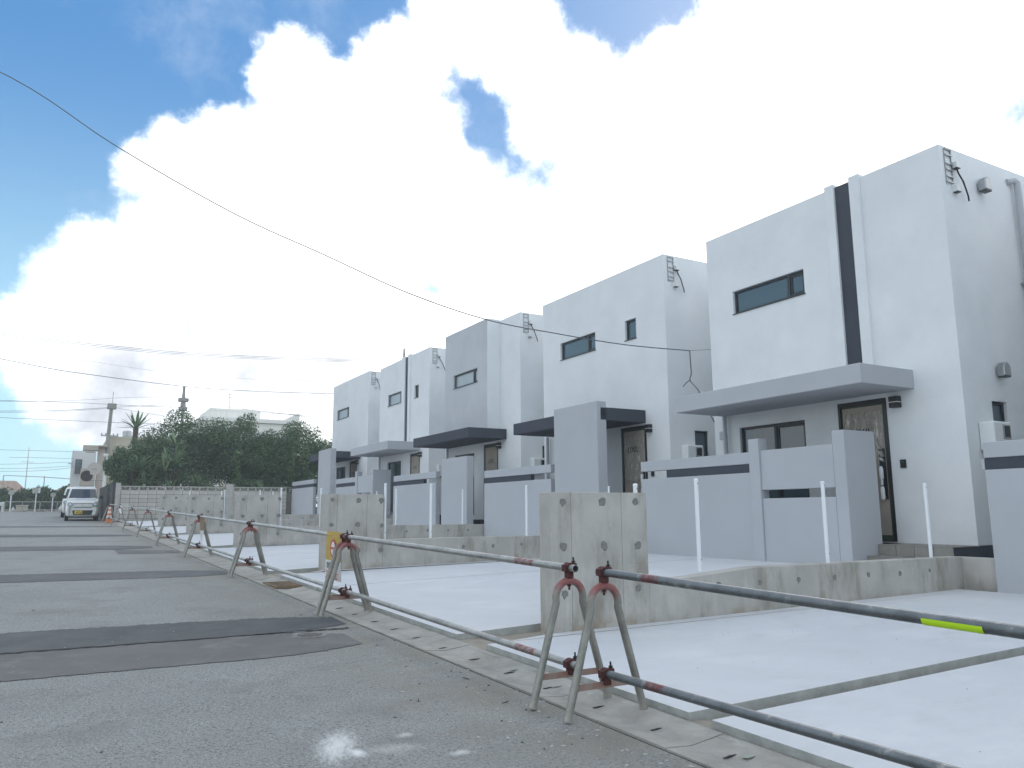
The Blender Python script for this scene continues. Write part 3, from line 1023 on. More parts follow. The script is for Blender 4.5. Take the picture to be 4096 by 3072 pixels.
def front_door(parent, y0, y1, z0, z1, detail=0):
    """Entrance door still covered in brown masking paper, dark frame."""
    x = X0
    fr = MB().box(x - 0.012, x + 0.09, y0, y0 + 0.055, z0, z1).box(x - 0.012, x + 0.09, y1 - 0.055, y1, z0, z1).box(x - 0.012, x + 0.09, y0 + 0.055, y1 - 0.055, z1 - 0.075, z1).box(x - 0.02, x + 0.09, y0 + 0.055, y1 - 0.055, z0, z0 + 0.02)
    d = fr.build('door', black_metal, parent, bevel=0.003)
    a, b_ = y0 + 0.056, y1 - 0.056
    MB().box(x + 0.012, x + 0.05, a, b_, z0 + 0.022, z1 - 0.076).build('leaf', door_green, d)
    MB().box(x + 0.0095, x + 0.0115, a + 0.035, b_ - 0.02, z0 + 0.10, z1 - 0.105).build('masking_paper', brown_paper, d)
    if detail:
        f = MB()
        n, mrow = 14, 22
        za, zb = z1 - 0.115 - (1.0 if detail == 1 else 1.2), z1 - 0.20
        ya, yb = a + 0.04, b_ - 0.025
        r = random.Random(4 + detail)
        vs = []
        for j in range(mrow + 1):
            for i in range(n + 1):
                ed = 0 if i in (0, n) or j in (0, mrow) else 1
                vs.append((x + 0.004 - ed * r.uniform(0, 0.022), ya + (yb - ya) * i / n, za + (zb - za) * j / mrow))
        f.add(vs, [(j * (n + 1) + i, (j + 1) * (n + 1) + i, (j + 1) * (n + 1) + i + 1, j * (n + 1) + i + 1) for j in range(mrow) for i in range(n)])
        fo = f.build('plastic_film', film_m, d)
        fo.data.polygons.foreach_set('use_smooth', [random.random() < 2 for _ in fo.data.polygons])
    yc = (a + b_) / 2
    text_mesh('lettering', 'LIXIL', 0.19, ink_m, d, Matrix.Translation((x - 0.016 if detail else x + 0.008, yc + 0.02, z1 - 0.55)) @ FACE_STREET, 0.0008)
    ic = MB()
    for k, q in enumerate((-0.20, 0.0, 0.20)):
        c = yc + 0.03 - q
        ic.box(x + 0.0080, x + 0.0092, c - 0.065, c + 0.065, z1 - 1.06, z1 - 0.90)
        ic.box(x + 0.0066, x + 0.0078, c - 0.045, c + 0.045, z1 - 1.04, z1 - 0.98 + 0.02 * k, 1)
    for q in range(4):
        ic.box(x + 0.0080, x + 0.0092, yc - 0.2 + 0.02 * q, yc + 0.22, z1 - 1.16 - 0.05 * q, z1 - 1.145 - 0.05 * q)
    ic.build('printed_icons', [mat('faded_ink', (0.10, 0.085, 0.075), 0.8), brown_paper] if 'faded_ink' not in MATS else [MATS['faded_ink'], brown_paper], d)
    # handle set wrapped in white foam
    hz = z0 + 1.0
    hy = a + 0.10
    MB().box(x - 0.004, x + 0.009, hy - 0.055, hy + 0.055, hz - 0.32, hz + 0.52).build('lock_plate', black_metal, d)
    hd = MB()
    for zz in (hz + 0.12, hz - 0.21):
        hd.lathe([(0.018, -0.12), (0.034, -0.09), (0.036, 0.05), (0.022, 0.10)], (x - 0.055, hy, zz), 10)
    hd.lathe([(0.02, -0.06), (0.02, 0.08)], (x - 0.055, hy, hz - 0.03), 8)
    for zz in (hz + 0.34, hz - 0.3):
        hd.box(x - 0.05, x, hy - 0.012, hy + 0.012, zz - 0.012, zz + 0.012)
    hd.build('handle', heater_m, d, smooth=True)
    for zz in (hz + 0.40, hz - 0.28):
        MB().tube([(x - 0.005, hy, zz), (x - 0.022, hy, zz)], 0.022, 12).build('lock', steel_m, d)
    return d


def canopy(parent, y0, y1, z0, z1, material, x0=10.48):
    MB().box(x0, X0 + 0.01, y0, y1, z0, z1).build('canopy', material, parent, bevel=0.012)


def side_fixtures(parent, y, zo, full=False):
    """Fixings on the side wall that faces the camera."""
    z = zo
    ld = MB()
    ld.box(11.915, 11.935, y - 0.02, y, 6.40 + z, 7.0 + z)
    l = ld.build('cable_ladder', steel_m, parent)
    rg = MB()
    for zz in (6.99, 6.89, 6.74, 6.64, 6.52, 6.43):
        rg.box(11.92, 12.10, y - 0.035, y - 0.005, zz - 0.010 + z, zz + 0.010 + z)
    rg.box(12.085, 12.10, y - 0.024, y - 0.004, 6.42 + z, 7.0 + z)
    rg.build('rung', steel_m, l)
    for xx, zz in ((12.16, 6.74), (12.12, 6.33)):
        h = MB()
        h.box(xx - 0.055, xx + 0.055, y - 0.012, y, zz - 0.07 + z, zz + 0.10 + z)
        h.prism([(xx - 0.045, zz - 0.05 + z), (xx + 0.045, zz - 0.05 + z), (xx + 0.045, zz + 0.05 + z), (xx, zz + 0.08 + z), (xx - 0.045, zz + 0.05 + z)], 'y', y - 0.085, y - 0.012)
        o = h.build('cable_entry', heater_m, parent, bevel=0.006)
        MB().box(xx - 0.05, xx + 0.05, y - 0.09, y - 0.01, zz - 0.062 + z, zz - 0.051 + z).build('underside', black_metal, o)
    c = [(12.17, y - 0.05, 6.68), (12.19, y - 0.06, 6.60), (12.26, y - 0.08, 6.48), (12.30, y - 0.09, 6.36), (12.35, y - 0.09, 6.24), (12.38, y - 0.08, 6.16)]
    rr = random.uniform(-0.10, 0.08)
    MB().tube([(p[0] + rr * (6.68 - p[2]), p[1], p[2] + z) for p in c], 0.013, 7).build('cable_tail', rubber_m, parent, smooth=True)
    # wall-hung water heater
    wh = MB().box(12.10, 12.58, y - 0.24, y - 0.005, 2.13 + z, 2.57 + z).build('water_heater', heater_m, parent, bevel=0.03, seg=3)
    MB().box(12.33, 12.53, y - 0.252, y - 0.238, 2.30 + z, 2.52 + z).build('exhaust_vent', mat('vent_grey', (0.35, 0.36, 0.37), 0.5) if 'vent_grey' not in MATS else MATS['vent_grey'], wh, bevel=0.01)
    MB().box(12.36, 12.50, y - 0.258, y - 0.250, 2.33 + z, 2.50 + z).build('vent_opening', black_metal, wh)
    MB().box(12.12, 12.3, y - 0.2, y - 0.03, 2.10 + z, 2.131 + z).build('pipe_cover', black_metal, wh)
    if full:
        for xx, zz in ((12.86, 6.53), (12.82, 3.42)):
            h = MB()
            h.tube([(xx, y, zz), (xx, y - 0.04, zz)], 0.075, 16)
            ho = h.build('vent_hood', steel_m, parent, smooth=True)
            g = MB()
            n = 10
            ring = [(xx + 0.095 * math.cos(math.pi * k / n), zz + 0.02 + 0.11 * math.sin(math.pi * k / n)) for k in range(n + 1)]
            poly = [(xx + 0.095, zz - 0.10)] + ring + [(xx - 0.095, zz - 0.10)]
            g.prism(poly, 'y', y - 0.16, y - 0.03)
            g.build('cowl', steel_m, ho, bevel=0.02, seg=3)
            MB().box(xx - 0.085, xx + 0.085, y - 0.152, y - 0.038, zz - 0.112, zz - 0.102).build('cowl_mouth', black_metal, ho)
        dp = MB()
        dp.tube([(13.72, y - 0.005, 6.80), (13.84, y - 0.07, 6.82), (13.88, y - 0.09, 6.78), (13.88, y - 0.09, 6.6), (13.88, y - 0.09, 0.5)], 0.055, 12)
        d = dp.build('downpipe', pvc_grey, parent, smooth=True)
        for zz in (5.0, 3.2, 1.4):
            MB().box(13.80, 13.96, y - 0.10, y - 0.002, zz - 0.02, zz + 0.02).build('bracket', steel_m, d)


def house(k, label):
    y0 = HY[k]; w = HW[k]; z = ZO[k]
    zb, zt = 0.72 + z, 7.04 + z
    if k == 2:
        zt = 7.31
    if k == 3:
        zt = 7.49
    if k == 4:
        zt = 7.655
    t = empty('white_house', (X0, y0 + w / 2, 0.42 + z))
    tag(t, label, 'house', 'white box houses in a row')
    # children are modelled in world coordinates
    hold = t.location.copy()
    spec = HOUSES[k]
    wins = spec['windows']
    ops = [(a - y0, b_ - y0, c - zb, d - zb) for a, b_, c, d, *_ in wins if not (k == 2 and c > 5)]
    dy0, dy1, dz1 = spec['door']
    ops.append((dy0 - y0, dy1 - y0, 0.0 + 0.02, dz1 - zb))
    body = MB()
    body.plate((X0, y0, zb), (0, 1, 0), (0, 0, 1), w, zt - zb, ops, 0.13, (1, 0, 0))
    so = [(12.55 - X0, 12.98 - X0, 2.28 + z - zb, 2.93 + z - zb)]
    body.plate((X0, y0, zb), (1, 0, 0), (0, 0, 1), HD, zt - zb, so, 0.11, (0, 1, 0))
    xb, yb = X0 + HD, y0 + w
    body.add([(X0, yb, zb), (xb, yb, zb), (xb, yb, zt), (X0, yb, zt)], [(3, 2, 1, 0)])
    body.add([(xb, y0, zb), (xb, yb, zb), (xb, yb, zt), (xb, y0, zt)], [(0, 1, 2, 3)])
    # parapet and sunk roof
    p = 0.16
    body.add([(X0, y0, zt), (xb, y0, zt), (xb, yb, zt), (X0, yb, zt), (X0 + p, y0 + p, zt), (xb - p, y0 + p, zt), (xb - p, yb - p, zt), (X0 + p, yb - p, zt)],
             [(0, 1, 5, 4), (1, 2, 6, 5), (2, 3, 7, 6), (3, 0, 4, 7)])
    r0 = zt - 0.35
    body.add([(X0 + p, y0 + p, zt), (xb - p, y0 + p, zt), (xb - p, yb - p, zt), (X0 + p, yb - p, zt), (X0 + p, y0 + p, r0), (xb - p, y0 + p, r0), (xb - p, yb - p, r0), (X0 + p, yb - p, r0)],
             [(0, 1, 5, 4), (1, 2, 6, 5), (2, 3, 7, 6), (3, 0, 4, 7), (4, 5, 6, 7)])
    parts = []
    bo = body.build('wall', stucco, t)
    # interior stays dark behind the glass
    MB().box(X0 + 0.125, xb - 0.2, y0 + 0.12, yb - 0.12, zb + 0.03, r0 - 0.05).build('interior', MATS.get('dark_interior') or mat('dark_interior', (0.03, 0.032, 0.035), 0.9), t)
    MB().box(X0 + 0.012, xb - 0.01, y0 + 0.012, yb - 0.012, 0.30 + z, zb).build('plinth', dark_stucco, t)
    for a, b_, c, d, sp, gl in wins:
        xw = X0 if not (k == 2 and c > 5) else 11.33
        window(t, xw, a, b_, c, d, sp, glass=gl)
    window(t, y0, 12.55, 12.98, 2.28 + z, 2.93 + z, None, facing='y')
    front_door(t, dy0, dy1, zb + 0.02, dz1, spec.get('door_detail', 0))
    ly, lz = spec['lamp']
    wall_lamp(t, ly, lz)
    if 'bell' in spec:
        by, bz = spec['bell']
        bell = MB().box(X0 - 0.028, X0, by - 0.05, by + 0.05, bz - 0.068, bz + 0.068).build('doorbell', black_metal, t, bevel=0.008)
        MB().tube([(X0 - 0.027, by, bz + 0.03), (X0 - 0.034, by, bz + 0.03)], 0.016, 12).build('lens', glass_m, bell)
    cy0, cy1, cz0, cz1, cm = spec['canopy']
    canopy(t, cy0, cy1, cz0, cz1, cm)
    dp = spec['downpipe']
    MB().tube([(X0 - 0.09, dp, cz0 + 0.01), (X0 - 0.09, dp, 0.45 + z)], 0.045, 12).build('downpipe', pvc_grey, t, smooth=True)
    if 'channel' in spec:
        a, b_ = spec['channel']
        MB().box(X0 - 0.012, X0 - 0.003, a, b_, cz1 + 0.002, zt - 0.004).build('dark_stripe', dark_stucco, t)
        for q in spec['fins']:
            MB().box(X0 - q[2], X0 + 0.10, q[0], q[1], cz1 + 0.002, zt + 0.055).build('fin', stucco, t, bevel=0.008)
    if k == 2:
        g = MB()
        gy0, gy1, gz0, gz1, gxx = 21.34, 24.46, 3.79, 7.335, 11.33
        a, b_, c, d = wins[0][:4]
        g.plate((gxx, gy0, gz0), (0, 1, 0), (0, 0, 1), gy1 - gy0, gz1 - gz0, [(a - gy0, b_ - gy0, c - gz0, d - gz0)], 0.13, (1, 0, 0))
        g.add([(gxx, gy0, gz0), (X0 - .002, gy0, gz0), (X0 - .002, gy0, gz1), (gxx, gy0, gz1)], [(0, 1, 2, 3)])
        g.add([(gxx, gy1, gz0), (X0 - .002, gy1, gz0), (X0 - .002, gy1, gz1), (gxx, gy1, gz1)], [(3, 2, 1, 0)])
        g.add([(gxx, gy0, gz1), (X0 - .002, gy0, gz1), (X0 - .002, gy1, gz1), (gxx, gy1, gz1)], [(0, 1, 2, 3)])
        g.build('projecting_wall', [light_grey_stucco], t)
        MB().box(gxx + 0.125, X0 - 0.01, gy0 + 0.05, gy1 - 0.05, gz0 + 0.02, gz1 - 0.05).build('interior', MATS['dark_interior'], t)
        # white returns either side of the grey wall
        MB().box(gxx + 0.004, X0 - .004, gy0 - 0.004, gy0 - 0.0005, gz0 + 0.004, gz1 - 0.001).build('return', stucco, t)
    side_fixtures(t, y0, zt - 7.04, k == 0)
    for ch in [o for o in COL.objects if o.parent == t]:
        ch.location = ch.location - hold
    return t


HOUSES = [
    dict(windows=[(9.55, 11.35, 5.26, 5.74, 9.95, glass_m), (9.75, 11.36, 0.88, 2.90, 10.49, glass_m)], door=(8.08, 9.02, 3.095), door_detail=1,
         lamp=(7.885, 2.985), bell=(7.86, 1.985), canopy=(7.56, 11.77, 3.172, 3.483, grey_stucco), downpipe=11.67, channel=(8.42, 8.74), fins=[(8.74, 8.93, 0.06), (8.22, 8.42, 0.06)]),
    dict(windows=[(16.21, 17.86, 5.41, 5.89, 16.58, glass_m), (14.53, 14.96, 5.40, 5.90, None, glass_m), (16.1, 17.6, 1.03, 3.05, 16.9, glass_m)], door=(14.27, 15.22, 3.25), door_detail=2,
         lamp=(14.13, 3.145), bell=(14.08, 2.11), canopy=(14.28, 18.24, 3.30, 3.60, dark_stucco), downpipe=18.46),
    dict(windows=[(22.01, 23.78, 5.39, 5.85, 22.36, frost_m), (23.15, 24.62, 1.18, 3.20, 23.9, glass_m)], door=(21.5, 22.44, 3.40), door_detail=0,
         lamp=(21.36, 3.295), canopy=(20.95, 25.22, 3.48, 3.785, dark_stucco), downpipe=25.05),
    dict(windows=[(29.61, 31.24, 5.705, 6.19, 29.92, frost_m), (27.92, 28.33, 5.70, 6.20, None, glass_m), (29.64, 31.16, 1.33, 3.325, 30.4, glass_m)], door=(27.72, 28.65, 3.52), door_detail=0,
         lamp=(27.6, 3.43), canopy=(27.70, 32.05, 3.61, 3.93, grey_stucco), downpipe=31.85, channel=(28.93, 29.24), fins=[(29.24, 29.58, 0.06), (28.70, 28.93, 0.06)]),
    dict(windows=[(36.5, 38.38, 5.86, 6.35, 36.85, frost_m), (36.8, 38.25, 1.5, 3.48, 37.5, glass_m)], door=(35.11, 36.1, 3.65), door_detail=0,
         lamp=(34.98, 3.56), canopy=(34.62, 38.45, 3.73, 4.03, dark_stucco), downpipe=38.6),
]
houses = [house(0, 'nearest white house with dark vertical stripe and pale grey canopy, long window at its left'),
          house(1, 'white house with charcoal canopy half hidden by a tall grey panel, one small square window'),
          house(2, 'white house with a projecting pale grey upper wall above a charcoal canopy'),
          house(3, 'white house with thin dark stripe and pale grey canopy, second from the dark trees'),
          house(4, 'farthest white house, beside the dark trees, charcoal canopy behind a tall panel')]

# the next house of the row, just beyond the right edge of the picture
nb = empty('neighbour_house', (X0, 2.4, 0.27))
tag(nb, 'white house of the row just beyond the right edge of the picture', 'house', 'white box houses in a row')
MB().box(0, HD, -2.6, 2.62, 0.3, 6.62).build('wall', stucco, nb)
MB().box(0.012, HD - 0.01, -2.588, 2.608, -0.1, 0.299).build('plinth', dark_stucco, nb)
MB().box(-1.3, -0.002, -2.0, 2.0, 2.75, 3.06).build('canopy', grey_stucco, nb, bevel=0.012)

# extra items at the first house: meter, box and service drop
t = houses[0]
hl = t.location
MB().tube([(12.2 - hl.x, 12.05 - hl.y, 2.80 - hl.z), (12.2 - hl.x, 12.17 - hl.y, 2.80 - hl.z)], 0.085, 16).box(12.12 - hl.x, 12.28 - hl.x, 12.05 - hl.y, 12.15 - hl.y, 2.45 - hl.z, 2.75 - hl.z).build('electric_meter', MATS.get('meter_grey') or mat('meter_grey', (0.13, 0.16, 0.16), 0.5), t, bevel=0.008)
MB().box(-0.05, -0.001, 11.76 - hl.y, 11.88 - hl.y, 2.70 - hl.z, 2.87 - hl.z).build('junction_box', pvc_grey, t, bevel=0.01)

# ------------------------------------------------------------------ garden walls
XF = 10.5
FT = 0.15


def wall_box(t, name, y0, y1, z0, z1, m=None, x0=XF, x1=XF + FT, bevel=0.01):
    o = t.location
    return MB().box(x0 - o.x, x1 - o.x, y0 - o.y, y1 - o.y, z0 - o.z, z1 - o.z).build(name, m or grey_stucco, t, bevel=bevel)


def garden_wall(k, y0, y1, label, base, low=True, dark_to=None, dark_from=None, post=None):
    """Low wall, a slot with a dark strip, and a coping rail above."""
    t = empty('garden_wall', (XF, (y0 + y1) / 2, base))
    tag(t, label, 'garden wall', 'pale grey garden walls before the houses')
    z = ZO[k] if k >= 0 else -0.15
    wall_box(t, 'low_wall', y0, y1, base - 0.15, 1.91 + z)
    wall_box(t, 'coping_rail', y0, y1, 2.065 + z, 2.27 + z)
    a, b_ = (dark_from if dark_from is not None else y0), (dark_to if dark_to is not None else y1)
    wall_box(t, 'dark_strip', a + 0.002, b_ - 0.002, 1.911 + z, 2.064 + z, dark_stucco, XF + 0.018, XF + FT - 0.02, 0)
    return t


# H1
t = garden_wall(0, 9.90, 12.92, 'pale grey garden wall of the nearest house with slot, two pillars and a gate pier', 0.40, dark_to=12.14)
wall_box(t, 'pillar', 9.665, 9.898, 0.25, 2.49, x0=XF - 0.035, x1=XF + FT + 0.03)
hw = MB()
o = t.location
hw.box(0, FT, 8.182 - o.y, 9.663 - o.y, 0.25 - o.z, 1.455 - o.z)
hw.build('slot_base', grey_stucco, t, bevel=0.008)
MB().box(0, FT, 8.182 - o.y, 9.663 - o.y, 1.60 - o.z, 2.28 - o.z).build('upper_panel', grey_stucco, t, bevel=0.008)
MB().box(0.0, 0.75, 7.96 - o.y, 8.18 - o.y, 0.25 - o.z, 2.49 - o.z).build('gate_pier', grey_stucco, t, bevel=0.012)
# H0 (cut off by the frame)
t = garden_wall(-1, -1.5, 5.86, 'pale grey garden wall cut off by the right edge, with a dark slot strip', 0.19)
o = t.location
MB().box(0.01, 0.08, 5.861 - o.y, 5.90 - o.y, 1.76 - o.z, 1.90 - o.z).build('junction_box', pvc_grey, t, bevel=0.006)
# H2
garden_wall(1, 16.42, 19.97, 'pale grey slotted garden wall left of the tall panel of the second house', 0.56, dark_from=17.41)
t = empty('screen_wall', (10.42, 15.18, 0.5))
tag(t, 'tall plain grey panel cutting through a charcoal canopy at the second house', 'panel wall', 'tall entrance panels')
MB().box(-0.03, 0.235, -0.90, 0.90, -0.1, 3.235).build('panel', grey_stucco, t, bevel=0.014)
# H3
garden_wall(2, 23.33, 27.08, 'pale grey slotted garden wall left of the freestanding panel of the third house', 0.72, dark_from=24.35)
t = empty('screen_wall', (10.42, 21.83, 0.7))
tag(t, 'chest-high freestanding grey panel below the charcoal canopy of the third house', 'panel wall', 'tall entrance panels')
MB().box(0.0, 0.23, -0.90, 0.90, -0.1, 2.215).build('panel', grey_stucco, t, bevel=0.014)
# H4
t = garden_wall(3, 31.32, 34.03, 'pale grey stepped garden wall of the fourth house behind the second concrete panel', 0.87)
o = t.location
wall_box(t, 'pillar', 31.09, 31.318, 0.7, 2.94, x0=XF - 0.035, x1=XF + FT + 0.03)
MB().box(0, FT, 29.52 - o.y, 31.088 - o.y, 0.7 - o.z, 1.905 - o.z).build('slot_base', grey_stucco, t, bevel=0.008)
MB().box(0, FT, 29.52 - o.y, 31.088 - o.y, 2.05 - o.z, 2.73 - o.z).build('upper_panel', grey_stucco, t, bevel=0.008)
MB().box(0.0, 0.75, 29.3 - o.y, 29.518 - o.y, 0.7 - o.z, 2.93 - o.z).build('gate_pier', grey_stucco, t, bevel=0.012)
# H5
garden_wall(4, 37.6, 41.62, 'farthest pale grey slotted garden wall beside the old block wall', 1.05)
t = empty('screen_wall', (10.42, 35.55, 1.0))
tag(t, 'tall grey panel at the farthest house, dark trees on its left', 'panel wall', 'tall entrance panels')
MB().box(-0.03, 0.235, -0.95, 0.95, -0.1, 3.14).build('panel', grey_stucco, t, bevel=0.014)

# tiled entrance steps
def steps(k, ya, yb, xa, label):
    z = ZO[k]
    t = empty('entrance_steps', (xa, (ya + yb) / 2, 0.42 + z))
    tag(t, label, 'steps', 'tiled entrance steps')
    o = t.location
    ztop = 0.7195 + z - o.z
    zmid = 0.555 + z - o.z
    x1 = X0 - o.x - 0.001
    y0, y1 = ya - o.y, yb - o.y
    core = MB().box(0.012, x1, y0 + 0.012, y1 - 0.004, -0.1, ztop - 0.012)
    core.box(-0.27, 0.01, y0 + 0.5, y1 - 0.004, -0.1, zmid - 0.012)
    core.build('mortar_core', grout_m, t)
    n = max(2, int(round((yb - ya) / 0.30)))
    wd = (y1 - y0) / n
    for i in range(n):
        a, b_ = y0 + i * wd + 0.004, y0 + (i + 1) * wd - 0.004
        MB().box(0, 0.012, a, b_, zmid + 0.003, ztop - 0.003).build('tile', tile_m, t)
        MB().box(-0.004, 0.29, a, b_, ztop - 0.010, ztop).build('tile', tile_m, t)
        MB().box(0.296, x1, a, b_, ztop - 0.010, ztop).build('tile', tile_m, t)
        if a > y0 + 0.45:
            MB().box(-0.282, -0.270, a, b_, -0.05, zmid - 0.003).build('tile', tile_m, t)
            MB().box(-0.286, -0.001, a, b_, zmid - 0.010, zmid).build('tile', tile_m, t)
    # dark rendered end and side plinth
    MB().box(0.014, x1 + 1.5, y0 - 0.004, y0 + 0.010, -0.1, ztop - 0.012).build('dark_side', dark_stucco, t)
    return t


steps(0, 6.76, 7.957, 11.12, 'grey tiled entrance steps at the gate pier of the nearest house')
steps(1, 13.7, 14.25, 11.1, 'grey tiled entrance steps of the second house behind its tall panel')
steps(2, 22.76, 23.3, 10.9, 'grey tiled entrance steps of the third house in the gap beside its panel')
steps(3, 27.4, 29.28, 11.12, 'grey tiled entrance steps of the fourth house behind its gate pier')

# ------------------------------------------------------------------ pipe barrier along the gutter
PR = 0.0243
SZ = 0.785


def stand_parts(t):
    # U frame: legs splayed, apex arc
    r = 0.105
    zc = SZ - PR - r
    pts = []
    half = 0.285
    # tangent angle so the legs run straight to the feet
    ang = math.atan2(half - r, zc) * 1.0
    for k in range(13):
        a = -ang + (math.pi + 2 * ang) * k / 12
        pts.append((r * math.cos(a), 0, zc + r * math.sin(a)))
    a0 = pts[0]; a1 = pts[-1]
    path = [(half, 0, 0.0), (half * .6 + a0[0] * .4, 0, a0[2] * 0.4)] + pts + [(-half * .6 + a1[0] * .4, 0, a1[2] * 0.4), (-half, 0, 0.0)]
    MB().tube(path, PR, 12).build('frame', stand_m, t, smooth=True)
    MB().box(-0.235, 0.235, -0.004, 0.004, 0.160, 0.198).build('cross_bar', bar_m, t)
    for nm, zc2, xx in (('clamp', 0.842, 0.0), ('clamp', 0.240, 0.0)):
        c = MB()
        n = 14
        for sgn in (0,):
            c.ring_tube((xx, -0.028, zc2), (xx, 0.028, zc2), PR + 0.011, PR + 0.001, n)
        c.box(xx - 0.022, xx + 0.022, -0.024, 0.024, zc2 - PR - 0.040, zc2 - PR - 0.004)
        c.box(xx + PR + 0.004, xx + PR + 0.026, -0.020, 0.020, zc2 - 0.014, zc2 + 0.030)
        c.box(xx - PR - 0.020, xx - PR - 0.004, -0.022, 0.022, zc2 - 0.022, zc2 + 0.022)
        o = c.build('clamp', clamp_m, t, bevel=0.003)
        b = MB()
        b.tube([(xx + PR + 0.015, 0, zc2 - 0.01), (xx + PR + 0.010, 0, zc2 + 0.068)], 0.006, 8)
        b.tube([(xx + PR + 0.012, 0, zc2 + 0.030), (xx + PR + 0.011, 0, zc2 + 0.044)], 0.013, 6)
        b.build('bolt', black_metal, o)
    MB().tube([(0, 0, SZ - 2 * PR + 0.004), (0, 0, SZ - 2 * PR - 0.012)], 0.014, 6).tube([(0, 0, SZ - 2 * PR - 0.010), (0, 0, SZ - 2 * PR - 0.034)], 0.007, 6).build('nut', clamp_m, t)


STANDS = [  # x, y, label
    (2.955, 4.03, 'barrier stand with bright red paint at the near side of the open pipe ends'),
    (2.925, 4.37, 'barrier stand holding the two open pipe ends, left of the gap'),
    (2.850, 8.70, 'front stand of the pair at the yellow banner'),
    (2.848, 8.86, 'rear stand of the pair at the yellow banner'),
    (2.748, 13.42, 'front stand of the pair right of the drain grate, before the third concrete panel'),
    (2.745, 13.58, 'rear stand of the pair before the third concrete panel'),
    (2.644, 18.15, 'front stand of the pair with a narrow hanging streamer'),
    (2.641, 18.32, 'rear stand of the pair with a narrow hanging streamer'),
    (2.542, 22.75, 'front stand of the pair in the middle of the far run of barrier'),
    (2.539, 22.93, 'rear stand of the pair in the middle of the far run of barrier'),
    (2.425, 27.40, 'single barrier stand fourth from the orange cone'),
    (2.305, 32.10, 'single barrier stand third from the orange cone'),
    (2.160, 36.90, 'single barrier stand second from the orange cone, by the white notice'),
    (2.000, 41.25, 'last barrier stand, straddling the orange cone'),
]
proto = None
for i, (x, y, lab) in enumerate(STANDS):
    if proto is None:
        proto = empty('barrier_stand', (x, y, gz(y) + 0.012))
        stand_parts(proto)
        o = proto
    else:
        o = copy_tree(proto)
        o.location = (x, y, gz(y) + 0.012)
        o.rotation_euler = (0, 0, random.uniform(-0.04, 0.04))
    tag(o, lab, 'barrier stand', 'steel barrier stands along the gutter')

def pipe(a, b, label, m, r=PR, org=0):
    a, b = Vector(a), Vector(b)
    o = (a if org == 0 else b).copy()
    ob = MB().ring_tube(a - o, b - o, r, r - 0.0035, 16)
    # break up the length a little so it does not look machined
    p = ob.build('scaffold_pipe', m, None, smooth=True, loc=tuple(o))
    tag(p, label, 'scaffold pipe', 'scaffold pipes of the barrier')
    return p


TOPZ, LOWZ = 0.854, 0.252
def at(i, h):
    x, y, _ = STANDS[i]
    return Vector((x, y, gz(y) + h))


fwd_end = Vector((3.03, -1.2, gz(-1.2) + TOPZ))
pt = pipe(at(0, TOPZ) + Vector((0, 0.055, 0)), Vector((2.985, -1.0, gz(-1.0) + TOPZ - 0.004)), 'dark clean upper pipe at the right with a fluorescent yellow tape', pipe_dark_m)
dd = (Vector((2.985, -1.0, gz(-1.0) + TOPZ - 0.004)) - at(0, TOPZ)).normalized()
tp = MB()
tv = []
for q in range(2):
    for k in range(9):
        a_ = math.radians(172 + 150 * k / 8)
        for rad in (PR + 0.0012, PR + 0.0003):
            tv.append(Vector((rad * math.cos(a_), 0, rad * math.sin(a_))) + dd * (2.14, 2.375)[q])
tf = []
for k in range(8):
    tf.append((2 * k, 2 * k + 2, 18 + 2 * k + 2, 18 + 2 * k))
    tf.append((2 * k + 1, 19 + 2 * k, 21 + 2 * k, 2 * k + 3))
tp.add(tv, tf).build('reflective_tape', tape_m, pt, smooth=True)
pipe(at(0, LOWZ) + Vector((0, 0.05, 0)), Vector((2.985, -1.0, 0.285)), 'weathered lower pipe running off at the bottom right corner', pipe_dark_m)
segs = [(1, 2), (2, 4), (4, 6), (6, 8), (8, 10), (10, 11), (11, 12), (12, 13)]
names = ['between the open ends and the yellow banner', 'between the yellow banner and the pair before the third concrete panel', 'between the third panel pair and the streamer', 'between the streamer pair and the next pair', 'just beyond the far stand pair', 'two spans short of the white notice', 'ending at the white notice stand', 'reaching the orange cone']
for (i, j), nm in zip(segs, names):
    ext = 0.075 if i == 1 else 0.12
    u = (at(i, TOPZ) - at(j, TOPZ)).normalized()
    side = Vector((0.0, 0, 0.0))
    dz = 0.0 if i in (1,) else -0.0
    off = Vector((0.004 * (i % 3 - 1), 0, 0))
    pipe(at(i, TOPZ) + u * ext + off, at(j, TOPZ) - u * (0.02) + off, 'upper barrier pipe ' + nm, pipe_red_m if i == 1 else pipe_m)
    u = (at(i, LOWZ) - at(j, LOWZ)).normalized()
    pipe(at(i, LOWZ) + u * ext + off, at(j, LOWZ) - u * 0.02 + off, 'lower barrier pipe ' + nm, pipe_red_m if i == 1 else pipe_m)

# yellow banner on the upper pipe
yel = mat('yellow_vinyl', (0.55, 0.37, 0.08), 0.6, var=0.10, vscale=6)
whi = mat('white_vinyl', (0.74, 0.74, 0.72), 0.6, var=0.08, vscale=6)
redp = mat('red_print', (0.52, 0.13, 0.11), 0.7)
bn = empty('warning_banner', (2.845, 9.14, gz(9.14) + TOPZ))
tag(bn, 'yellow and white no-entry banner hanging from the upper pipe', 'banner')


